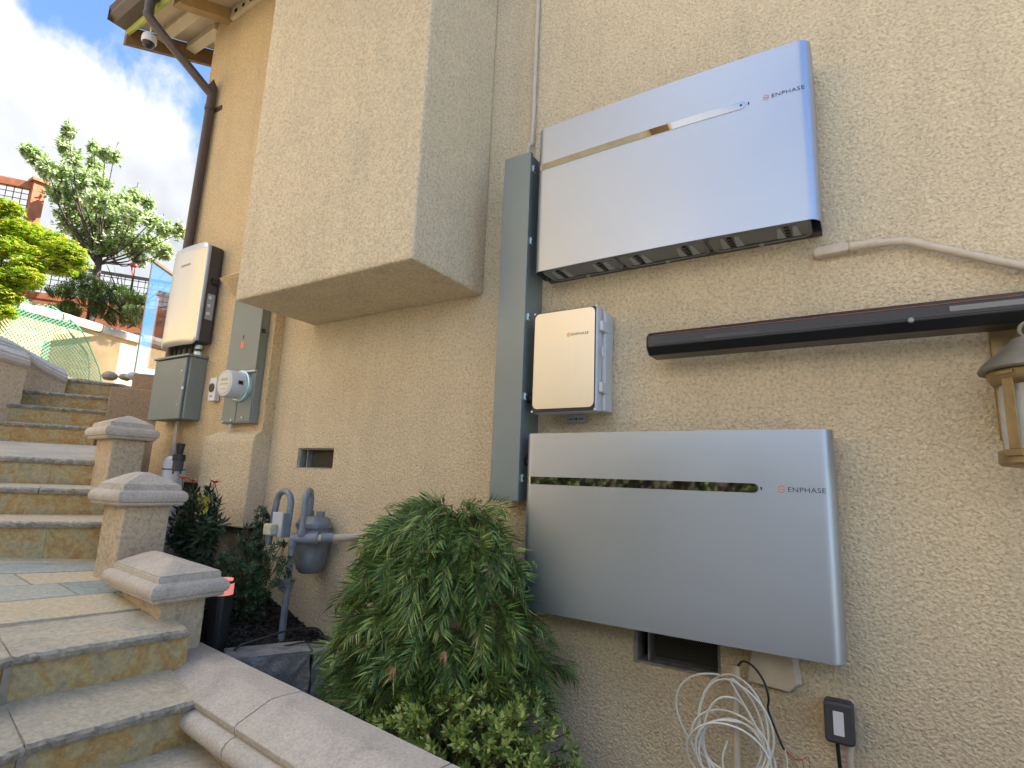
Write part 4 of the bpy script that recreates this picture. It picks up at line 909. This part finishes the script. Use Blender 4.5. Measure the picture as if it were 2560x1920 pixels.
# irrigation gear and tank behind the highest pier
t = thing('irrigation_valve', (-3.62, -.22, -.3), 'black capped irrigation valve on two grey risers behind the piers', 'valve')
for x, y in ((-3.66, -.22), (-3.60, -.25)): MB().tube([(x, y, -.4), (x, y, .02)], .017, 12).build('riser_pipe', 'grey_plastic', t, smooth=True)
k = MB(); k.tube([(-3.66, -.22, -.02), (-3.66, -.22, .05)], .025, 14); k.tube([(-3.60, -.25, .0), (-3.60, -.25, .06)], .03, 14); k.tube([(-3.67, -.22, .08), (-3.59, -.25, .08)], .022, 10); k.build('valve_body', 'charcoal', t, smooth=True)
k = MB(); k.tube([(-3.60, -.25, .06), (-3.60, -.25, .10)], .036, 14); k.tube([(-3.64, -.23, .10), (-3.64, -.23, .17)], [.018, .026], 14); k.build('cap', 'black', t, smooth=True)
t = thing('water_canister', (-3.74, -.20, -.45), 'white plastic canister standing between the highest pier and the valve', 'canister')
MB().lathe((-3.74, -.20, 0), [(.06, -.45), (.065, -.44), (.066, .04), (.058, .075), (.04, .09)], 24).build('tank', 'label', t, smooth=True)
MB().lathe((-3.74, -.20, 0), [(.067, .005), (.067, .012)], 24).build('band', 'charcoal', t)

# ---------------------------------------------------------------- plants
def leaf(k, p, d, L, W, up=Vector((0, 0, 1)), curl=.15):
    d = d.normalized(); s_ = d.cross(up)
    if s_.length < .05: s_ = d.orthogonal()
    s_.normalize(); n_ = s_.cross(d)
    a = p; b = p+d*L*.45+n_*L*curl*.3; c = p+d*L-n_*L*curl
    k.add([a, b+s_*W/2-n_*W*.12, c, b-s_*W/2-n_*W*.12, b], [(0, 1, 4), (1, 2, 4), (0, 4, 3), (4, 2, 3)])
def twig_path(p, d, L, n, droop):
    P_ = [p]; dd = d.normalized()
    for i in range(n): dd = (dd+Vector((0, 0, -droop))).normalized(); P_.append(P_[-1]+dd*L/n)
    return P_
# weeping yew-like bush
t = thing('weeping_bush', (-1.47, -.30, -1.05), 'large drooping bush with long narrow green leaves under the trough', 'bush')
k = MB(); kb = MB()
def hw(z): # half width at height
    pts = [(-1.02, .36), (-.9, .43), (-.75, .45), (-.6, .43), (-.45, .39), (-.3, .33), (-.2, .26), (-.10, .12)]
    for (a, wa), (b, wb) in zip(pts, pts[1:]):
        if a <= z <= b: return lerp(wa, wb, (z-a)/(b-a))
    return .1
for i in range(860):
    z = -1.0+.90*random.random()**.85; a = rnd(-PI, PI)
    if math.sin(a) > .45: a = -a
    r_ = hw(z)*rnd(.5, 1.0); cx_ = -1.50+.04*(z+.6)
    if i % 4 == 0: a = rnd(-2.3, -.8); r_ = hw(z)*rnd(.35, .95)
    p = Vector((cx_+r_*math.cos(a), min(-.035, -.20+r_*.60*math.sin(a)), z+.02))
    d = Vector((math.cos(a)*1.0+rnd(-.5, .5), math.sin(a)*.8+rnd(-.5, .3), rnd(-.1, .5)))
    L = rnd(.09, .17); P_ = twig_path(p, d, L, 6, rnd(.10, .32))
    for q in P_: q.y = min(q.y, -.02)
    kb.tube(P_, .0013, 3, False)
    side = (P_[3]-P_[0]).cross(Vector((0, 0, 1)))+rvec()*.3
    for j in range(1, 7):
        tn = (P_[j]-P_[j-1]).normalized(); sd_ = (side-tn*side.dot(tn)).normalized()
        for rep in (0, .5):
            q = lerp(P_[j-1], P_[j], rep)
            for sg in (-1, 1):
                ld = (tn*rnd(.75, 1.0)+sd_*sg*rnd(.45, .7)+Vector((0, 0, rnd(-.25, .0)))).normalized()
                leaf(k, q, ld, rnd(.065, .098)*(1.05 if j < 5 else .8), rnd(.0050, .0074), sd_.cross(tn), curl=.2)
for (x, y, z) in ((-1.66, -.1, -.14), (-1.60, -.08, -.12), (-1.32, -.06, -.13), (-1.50, -.1, -.15), (-1.36, -.08, -.16)):
    P_ = twig_path(Vector((x, y, z-.06)), Vector((rnd(-.5, .4), -.1, 1)), rnd(.10, .16), 7, .03); kb.tube(P_, .0013, 4, False)
    for j in range(2, 8):
        for sg in (-1, 1): leaf(k, P_[j], Vector((sg*rnd(.5, .9), rnd(-.5, .1), rnd(.0, .6))), rnd(.028, .05), .0038)
k.build('foliage', 'leaf_podo', t)
for s_ in range(9):
    a = s_*.7; kb.tube(smoothpath([(-1.46, -.2, -1.05), (-1.46+.1*math.cos(a), -.22+.07*math.sin(a), -.75), (-1.46+.26*math.cos(a), -.24+.14*math.sin(a), -.35)], 5), .005, 6)
kb.build('branches', 'bark_thin', t)
# dead twig tips
k = MB()
for (x, y, z) in ((-1.52, -.42, -.24), (-1.40, -.57, -.62), (-1.22, -.52, -.55)):
    for _ in range(14): leaf(k, Vector((x+rnd(-.01, .01), y, z)), Vector((rnd(-.4, .4), -.3, rnd(-1, -.2))), rnd(.03, .05), .004)
k.build('dead_leaves', plain('dead_leaf', (.33, .17, .08), .7), t)
def rosette_shrub(name, label, loc, clusters, mat, leafL, leafW, nl, elev=(.1, .9), cat='shrub'):
    t = thing(name, loc, label, cat); k = MB(); kb = MB(); base = Vector(loc)
    for c_, dirv in clusters:
        ax = dirv.normalized(); u = ax.orthogonal().normalized(); v = ax.cross(u)
        m = nl+random.randint(-1, 2); a0 = rnd(0, 6)
        for i in range(m):
            a = a0+i*2.4; e = lerp(elev[0], elev[1], i/m)
            d = (u*math.cos(a)+v*math.sin(a))*(1-e*.55)+ax*e
            leaf(k, c_-ax*leafL*.35*(1-i/m), d, leafL*rnd(.75, 1.1), leafW*rnd(.85, 1.15), ax, -.08)
        m_ = lerp(base, c_, .55)+Vector((rnd(-.02, .02), rnd(-.02, .02), .03))
        if random.random() < .6: kb.tube([m_, lerp(m_, c_, .6)+Vector((rnd(-.01, .01),)*3), c_], .0017, 4, False)
    k.build('foliage', mat, t); kb.build('stems', 'bark_thin', t); return t
cl = []
for _ in range(560):
    a = rnd(-PI, PI); r_ = random.random()**.5
    x = -1.22+.46*r_*math.cos(a); y = -.46+.19*r_*math.sin(a)
    top = -.66-.20*abs((x+1.15)/.45)**2-.12*max(0, -(y+.46)/.19)**2+.05*noise.noise(Vector((x*7, y*7, 3)))
    z = top-.30*random.random()**1.8
    cl.append((Vector((x, y, z)), Vector((math.cos(a)*r_*.8+rnd(-.3, .3), math.sin(a)*r_*.8-.25, .8))))
rosette_shrub('azalea_shrub', 'low shrub with small glossy yellow-green leaves in front of the drooping bush', (-1.26, -.42, -1.07), cl, 'leaf_azalea', .029, .0115, 10)
cl = []
for _ in range(300):
    v = rvec(); v.y = -abs(v.y)*rnd(.3, 1); s_ = rnd(.55, 1)
    c_ = Vector((-2.78, -.24, -.50))+Vector((v.x*.25*s_, v.y*.20*s_, v.z*.27*s_))
    if c_.z > -.42: c_.x = lerp(c_.x, -2.68, .5)
    cl.append((c_, v+Vector((0, -.2, .5))))
for _ in range(26):
    f = random.random(); c_ = Vector((-2.69+rnd(-.03, .03), -.24+rnd(-.03, .03), -.30+.13*f)); cl.append((c_, Vector((rnd(-.6, .6), -.5, .6))))
for _ in range(30):
    cl.append((Vector((-2.46+rnd(-.05, .09), -.28+rnd(-.03, .03), -.42+rnd(-.12, .09))), Vector((rnd(-.6, .6), -.5, .6))))
for _ in range(60):
    cl.append((Vector((-2.86+rnd(-.14, .16), -.38+rnd(-.05, .03), -.66+rnd(-.10, .06))), Vector((rnd(-.6, .6), -.7, .6))))
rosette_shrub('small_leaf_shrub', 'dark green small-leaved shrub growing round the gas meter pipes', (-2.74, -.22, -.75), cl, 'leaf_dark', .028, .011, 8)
cl = []
for _ in range(120):
    v = rvec(); s_ = rnd(.5, 1); c_ = Vector((-3.07, -.33, -.30))+Vector((v.x*.22*s_, -abs(v.y)*.16*s_, v.z*.22*s_)); cl.append((c_, v+Vector((0, -.3, .5))))
t = rosette_shrub('red_tipped_shrub', 'dark shrub with whorled leaves and red tips between middle pier and wall', (-3.05, -.30, -.72), cl, 'leaf_rhodo', .062, .016, 9)
k = MB(); ky = MB()
for (x, y, z) in ((-3.20, -.42, -.045), (-3.13, -.40, -.06), (-2.98, -.36, -.06)):
    for i in range(9): a = i*.7; leaf(k, Vector((x, y, z)), Vector((math.cos(a), math.sin(a)*.6, .5)), .05, .015)
k.build('red_tips', 'petal', t)
for i in range(26): a = i*.9; leaf(ky, Vector((-2.97+rnd(-.035, .035), -.40, -.13-rnd(0, .06))), Vector((math.cos(a), -.4, math.sin(a)*.7)), .055, .016)
ky.build('yellow_leaves', 'leaf_yellow', t)
kb = MB()
for x, y, z in ((-3.20, -.42, -.045), (-2.98, -.36, -.06)): kb.tube(smoothpath([(-3.05, -.30, -.4), (x+.02, y+.02, z-.1), (x, y, z)], 4), .002, 5)
kb.build('stems', 'bark_thin', t)
cl = [(Vector((rnd(-2.15, -1.72), rnd(-.75, -.45), -1.03+rnd(0, .12))), Vector((rnd(-.7, .7), rnd(-.8, 0), .8))) for _ in range(90)]
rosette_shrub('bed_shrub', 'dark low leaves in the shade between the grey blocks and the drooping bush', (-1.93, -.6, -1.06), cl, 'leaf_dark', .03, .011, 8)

# ---------------------------------------------------------------- garden beyond
t = thing('retaining_wall', (WA.x, WA.y, 1.0), 'sunlit yellow plaster retaining wall with rough stone coping behind the steps', 'retaining wall')
def wpt(s_, off=0., z=0.):  # off: toward viewer (+x side)
    n_ = Vector((.963, .267, 0)); q = WA+wd*s_+n_*off; return Vector((q.x, q.y, z))
k = MB(); k.hexa([wpt(-5, -.25, .8), wpt(-5, 0, .8), wpt(9, 0, .8), wpt(9, -.25, .8), wpt(-5, -.25, 1.92), wpt(-5, 0, 1.92), wpt(9, 0, 1.80), wpt(9, -.25, 1.80)]); k.build('wall_body', 'garden_plaster', t)
s_ = -5.0
while s_ < 8.8:
    L = rnd(.5, .75); k = MB(); z0 = lerp(1.921, 1.802, (s_+5)/14)+(.05 if .95 < s_ < 2.1 else 0)
    prof_ = [(.05, 0), (.07, .05), (.05, .10), (-.05, .14), (-.25, .14), (-.3, .05), (-.3, 0)]
    if .95 < s_ < 2.1: k.loft([[wpt(q, a-.02, z0-.05) for a in (.0, -.24)]+[wpt(q, a, z0) for a in (-.24, .0)] for q in (s_+.01, s_+L-.01)])
    N = 6; k.loft([[tuple(wpt(lerp(s_+.01, s_+L-.01, j/N), a+.012*noise.noise(Vector((s_+j, a*20, 0))), z0+b_+.012*noise.noise(Vector((s_+j*3, b_*30, 5))))) for a, b_ in prof_] for j in range(N+1)])
    k.build('coping_stone', 'cast', t); s_ += L
# green plastic netting draped on the wall
k = MB(); 
def netp(u, v): # u 0..1 along, v 0..1 height
    s_ = -1.8+3.0*u-.45*(v**2)*0; off = .03+.10*(1-v)+.05*noise.noise(Vector((u*6, v*3, 0))); z = 1.02+1.02*v
    return wpt(s_, off, z)
def edge_u(v): return .50+.42*math.sqrt(max(0, 1-(v-.12)**2/.95))
nd = 60
for sg in (1, -1):
    for i in range(-nd, nd*2):
        seg = []; prevp = None
        for j in range(21):
            v = j/20; u = (i/nd)+sg*v*.34
            if 0 <= u <= edge_u(v): p = netp(u, v)
            else: p = None
            if p is not None and prevp is not None: k.beam(prevp, p, .005, .005, (1, 0, 0))
            prevp = p
k.tube([netp(edge_u(j/20), j/20) for j in range(21)], .008, 6)
o = tag(k.build('plastic_netting', 'net', loc=(-8.7, .2, 1.0)), 'green plastic netting with a hooped edge draped over the sunlit retaining wall', 'netting')
# redwood and wire fence
t = thing('wire_fence', (-11.4, .85, 2.0), 'redwood framed wire mesh fence behind the trees', 'fence')
fd = Vector((.54, .84, 0)).normalized(); FP = Vector((-11.42, .83, 0))
fpt = lambda s_, z: Vector((FP.x+fd.x*s_, FP.y+fd.y*s_, z))
for s_, zt in ((0, 4.62), (-2.4, 4.62), (2.6, 3.35), (5.0, 3.35)):
    k = MB(); k.beam(fpt(s_, 1.9), fpt(s_, zt), .17, .17, (1, 0, 0)); k.box(fpt(s_, 0).x-.12, fpt(s_, 0).x+.12, fpt(s_, 0).y-.12, fpt(s_, 0).y+.12, zt, zt+.05); k.build('post', 'redwood', t)
for a, b, zt, zb in ((-2.4, 0, 4.55, 3.0), (0, 2.6, 3.28, 2.72), (2.6, 5.0, 3.28, 2.72)):
    k = MB(); k.beam(fpt(a, zt), fpt(b, zt), .10 if zt > 4 else .04, .12 if zt > 4 else .05); k.build('top_rail', 'redwood' if zt > 4 else 'wire', t)
    k = MB(); k.beam(fpt(a, zb), fpt(b, zb), .06, .10); k.build('bottom_rail', 'redwood', t)
    k = MB(); k.beam(fpt(a, (2.0+zb)/2), fpt(b, (2.0+zb)/2), .04, zb-2.0); k.build('kick_board', 'redwood', t)
    k = MB(); n = int((b-a)/.10)
    for i in range(n+1): k.beam(fpt(a+i*.1, zb), fpt(a+i*.1, zt), .010, .010, (1, 0, 0))
    for j in range(int((zt-zb)/.1)+1): k.beam(fpt(a, zb+j*.1), fpt(b, zb+j*.1), .010, .010)
    k.build('wire_mesh', 'wire', t)
# trees
TREE = [(-10.17, 0.73, 5.07, 0.1), (-10.59, 0.84, 4.99, 0.15), (-10.29, 0.89, 4.72, 0.13), (-11.17, 0.55, 4.96, 0.1), (-11.08, 0.66, 4.83, 0.15), (-10.26, 0.61, 4.39, 0.16), (-10.02, 0.72, 4.28, 0.18), (-10.52, 1.2, 5.17, 0.09), (-9.73, 1.1, 4.78, 0.13), (-9.6, 1.17, 4.71, 0.09), (-10.72, 1.31, 4.95, 0.15), (-10.32, 1.04, 4.45, 0.19), (-10.49, 1.34, 4.61, 0.18), (-10.62, 0.91, 4.22, 0.21), (-10.57, 1.14, 4.2, 0.25), (-9.73, 1.15, 3.95, 0.25), (-10.71, 1.11, 3.9, 0.27), (-10.67, 1.41, 3.94, 0.27), (-9.86, 1.47, 4.17, 0.18), (-9.91, 1.65, 4.36, 0.13), (-9.65, 1.76, 4.22, 0.1), (-9.23, 1.41, 3.76, 0.22), (-10.25, 1.56, 3.91, 0.25), (-9.55, 1.8, 3.93, 0.18), (-9.07, 1.81, 3.67, 0.15), (-8.61, 1.81, 3.53, 0.1), (-10.81, 1.38, 3.67, 0.25), (-10.08, 1.42, 3.45, 0.25), (-10.03, 1.71, 3.64, 0.25), (-9.88, 1.99, 3.68, 0.21), (-9.52, 2.06, 3.47, 0.15), (-10.11, 1.94, 3.46, 0.18)]
t = thing('blossom_tree', (-10.16, 1.45, 2.2), 'small garden tree with pale blossom-dotted leaves against the clouds', 'tree')
k = MB(); k.tube([(-10.16, 1.45, 2.0), (-10.16, 1.45, 2.66), (-10.12, 1.40, 3.02), (-10.18, 1.42, 3.28), (-10.3, 1.26, 3.63), (-10.4, 1.1, 4.1)], [.07, .06, .055, .045, .035, .02], 10); k.build('trunk', 'bark', t, smooth=True)
kb = MB(); kl = MB(); org = Vector((-10.18, 1.42, 3.2))
for (x, y, z, r_) in TREE:
    c_ = Vector((x, y, z)); m_ = lerp(org, c_, .5)+Vector((rnd(-.1, .1), rnd(-.1, .1), -.08))
    kb.tube(smoothpath([org+Vector((0, 0, rnd(-.1, .3))), m_, c_], 4), [.014]*4+[.010]*2+[.007]*2+[.004], 6)
    for _ in range(int(26+r_*170)):
        d = rvec(); e = c_+d*r_*rnd(.35, 1.1); e.z += rnd(0, .10)
        s0 = c_+d*r_*.1; kb.tube([s0, e], .003, 3, False)
        for j in range(10): leaf(kl, lerp(s0, e, rnd(.3, 1.05))+rvec()*.025, rvec()+Vector((0, 0, .2)), rnd(.055, .09), rnd(.035, .055))
for (x, y, z, h_) in ((-10.15, .73, 5.1, .26), (-10.5, 1.2, 5.15, .24), (-9.6, 1.15, 4.75, .3), (-11.1, .55, 4.95, .15), (-9.9, 1.65, 4.4, .25), (-9.6, 1.75, 4.25, .22), (-9.07, 1.8, 3.7, .25), (-10.3, .9, 4.75, .2)):
    p = Vector((x, y, z-.1)); e = p+Vector((rnd(-.1, .1), rnd(-.1, .1), h_+.1)); kb.tube([p, e], .005, 4)
    for j in range(14): leaf(kl, lerp(p, e, j/13)+rvec()*.012, rvec()+Vector((0, 0, .4)), rnd(.04, .06), .028)
kb.build('branches', 'bark', t); kl.build('foliage', 'leaf_tree', t)
MAPLE = [(-9.51, 0.05, 3.35, 0.19), (-9.97, 0.17, 3.24, 0.25), (-9.42, 0.21, 3.07, 0.24), (-9.73, 0.46, 3.21, 0.21), (-9.48, 0.58, 3.1, 0.21), (-8.58, 0.49, 2.74, 0.21), (-8.5, 0.6, 2.61, 0.14), (-9.31, 0.13, 2.75, 0.25), (-9.86, 0.47, 2.92, 0.25), (-9.12, 0.47, 2.71, 0.22), (-9.77, 0.27, 2.56, 0.22), (-9.26, 0.31, 2.42, 0.21), (-9.7, 0.28, 2.22, 0.19), (-9.45, 0.34, 2.11, 0.15), (-8.89, 0.57, 2.58, 0.15), (-9.85, 0.31, 1.99, 0.12), (-9.9, -.2, 3.1, .35), (-9.7, -.3, 2.6, .35), (-8.75, .05, 2.2, .2), (-8.6, -.02, 2.0, .17), (-8.5, .16, 2.25, .16), (-8.55, .0, 1.78, .14), (-8.7, .2, 2.45, .18)]
t = thing('maple_tree', (-9.7, .0, 1.9), 'bright yellow-green maple spilling over the retaining wall at the left edge', 'tree')
kb = MB(); kl = MB(); org = Vector((-9.75, -.05, 2.1)); MB().tube([(-9.75, -.05, 1.85), (-9.75, -.05, 2.4), (-9.8, .05, 2.9)], [.06, .05, .03], 8).build('trunk', 'bark', t, smooth=True)
for (x, y, z, r_) in MAPLE:
    c_ = Vector((x, y, z)); kb.tube(smoothpath([org, lerp(org, c_, .5)+Vector((0, 0, .1)), c_], 4), .012, 5)
    for _ in range(int(520*r_/.22)):
        d = rvec(); p = c_+Vector((d.x, d.y, d.z*.6))*r_*rnd(.3, 1.2)
        a0 = rnd(0, 6); ax = Vector((rnd(-.4, .4), rnd(-.4, .4), 1)).normalized(); u = ax.orthogonal().normalized(); v = ax.cross(u)
        for j in range(5):
            a = a0+j*.72; leaf(kl, p, u*math.cos(a)+v*math.sin(a)-ax*.25, rnd(.045, .065), .017, ax)
kb.build('branches', 'bark', t); kl.build('foliage', 'leaf_maple', t)
ROSE = [(-10.02, 0.98, 2.42, 0.18), (-10.0, 1.16, 2.54, 0.2), (-9.73, 1.24, 2.35, 0.22), (-10.12, 1.15, 2.27, 0.15), (-9.65, 1.35, 2.55, 0.18), (-9.62, 1.49, 2.37, 0.2), (-9.23, 1.55, 2.37, 0.2), (-8.87, 1.52, 2.14, 0.15), (-9.7, 1.4, 2.21, 0.18), (-9.96, 1.17, 2.76, 0.14), (-9.41, 1.53, 2.57, 0.12), (-9.02, 1.61, 2.4, 0.11), (-9.5, 1.6, 2.1, .2), (-9.9, 1.0, 2.1, .2), (-9.2, 1.8, 2.1, .2)]
t = thing('rosemary_bush', (-9.6, 1.3, 1.9), 'dense needle-leaved green bush along the top of the retaining wall', 'bush'); kl = MB(); kb = MB()
for (x, y, z, r_) in ROSE:
    c_ = Vector((x, y, z))
    for _ in range(70):
        d = rvec(); d.z = abs(d.z)*.8+.1; p = c_+d*r_*.5; P_ = twig_path(p, d+Vector((0, 0, .6)), r_*.8, 5, -.05); kb.tube(P_, .003, 3, False)
        for j in range(1, 6):
            for _2 in range(4): leaf(kl, P_[j]+rvec()*.01, (P_[j]-P_[j-1]).normalized()+rvec()*.8, .045, .011)
kl.build('foliage', 'leaf_rose', t); kb.build('stems', 'bark_thin', t)
t = thing('flax_plant', (-9.45, 1.65, 2.2), 'spiky plant with long dark sword leaves between tree and glass screen', 'plant')
k = MB()
for i in range(46):
    a = rnd(-PI, PI); e = rnd(.25, 1.3); d = Vector((math.cos(a)*math.cos(e), math.sin(a)*math.cos(e), math.sin(e))); L = rnd(.7, 1.05)
    P_ = twig_path(Vector((-9.45, 1.65, 2.25)), d, L, 6, .05); s_ = d.cross(Vector((0, 0, 1))).normalized()
    wv = [.5, .9, 1, .9, .7, .4, .05]; k.add([q+s_*sg*.018*wv[j] for j, q in enumerate(P_) for sg in (-1, 1)], [(2*j, 2*j+1, 2*j+3, 2*j+2) for j in range(6)])
k.build('sword_leaves', leafmat('flax_leaf', [(0, (.015, .03, .015)), (.8, (.03, .06, .03)), (1, (.25, .32, .15))], .35, .1), t)
k = MB(); k.tube(smoothpath([(-9.45, 1.65, 2.9), (-9.5, 1.62, 3.12), (-9.42, 1.66, 3.1)], 4), [.01]*4+[.035]*4+[.01], 8); k.build('red_bud', 'red', t)
# glass screen
t = thing('glass_screen', (-8.1, 1.45, 1.0), 'clear glass wind screen with dark top rail standing left of the inverter', 'glass screen')
ga, gb = Vector((-8.0, 1.27, 0)), Vector((-8.55, 2.0, 0)); gz0, gz1 = 1.02, 2.76; gd = (gb-ga).normalized(); gn = Vector((gd.y, -gd.x, 0))
MB().hexa([ga+gn*.005+Vector((0, 0, gz0)), ga-gn*.005+Vector((0, 0, gz0)), gb-gn*.005+Vector((0, 0, gz0)), gb+gn*.005+Vector((0, 0, gz0)), ga+gn*.005+Vector((0, 0, gz1)), ga-gn*.005+Vector((0, 0, gz1)), gb-gn*.005+Vector((0, 0, gz1)), gb+gn*.005+Vector((0, 0, gz1))]).build('pane', 'glass', t)
k = MB(); k.beam(ga+Vector((0, 0, gz1+.02)), gb+Vector((0, 0, gz1+.02)), .05, .035); k.build('top_rail', 'wood_brown', t)
k = MB(); k.beam(ga+Vector((0, 0, gz0)), ga+Vector((0, 0, gz1)), .014, .014, (1, 0, 0)); k.build('edge_trim', 'charcoal', t)
# neighbour's side, mirrored in the batteries
t = thing('neighbour_house', (-6, -6.5, -1.4), 'beige neighbouring house across the side yard, mirrored in the upper battery strip', 'house')
MB().box(-11, -2.9, -9, -6.3, -1.4, 6.2).build('wall', 'garden_plaster', t)
MB().box(-2.89, 9, -9, -6.5, -1.4, 4.3).build('bounce_wing', plain('blue_bounce_tint', (.58, .63, .70), .8), t)  # unseen wing, added and tinted to bounce bluish light onto the wall
k = MB(); k.box(-11.4, -2.5, -9.3, -5.9, 6.2, 6.35); k.box(-2.45, 9.3, -9.3, -6.1, 4.3, 4.42); k.build('roof', 'wood_brown', t)
for x in (-9.2, -6.8, -4.3):
    f = MB().box(x-.5, x+.5, -6.295, -6.25, 1.4, 2.8).build('window', 'soffit', t); MB().box(x-.42, x+.42, -6.248, -6.24, 1.48, 2.72).build('pane', 'heater_glass', f)
t = thing('side_hedge', (0, -4.8, -1.4), 'dark green hedge across the side yard, mirrored in the lower battery strip', 'hedge')
kl = MB()
for _ in range(16000):
    x = rnd(-5, 7); y = -4.7+rnd(-.4, .35); z = -1.4+2.5*random.random()**.8+.25*noise.noise(Vector((x*1.2, 0, 0)))
    leaf(kl, Vector((x, y, z)), rvec(), rnd(.08, .15), rnd(.05, .09))
kl.build('foliage', 'leaf_hedge', t)
MB().box(-5, 7, -4.85, -4.7, -1.4, .8).build('branches', 'bark', t)
# dome camera under the eave
t = thing('security_camera', (-4.56, -.45, 3.33), 'small white dome camera hanging under the eave beside the gutter', 'security camera')
c_ = (-4.56, -.45, 0)
MB().tube([(-4.56, -.45, 3.34), (-4.56, -.45, 3.51)], .006, 8).build('antenna_stem', 'white_plastic', t)
MB().lathe(c_, [(.02, 3.36), (.045, 3.35), (.052, 3.325), (.052, 3.295), (.046, 3.285)], 22).build('housing', 'white_plastic', t, smooth=True)
MB().lathe(c_, [(.044, 3.2845), (.038, 3.262), (.022, 3.245), (.002, 3.24)], 22).build('dome', 'black', t, smooth=True)
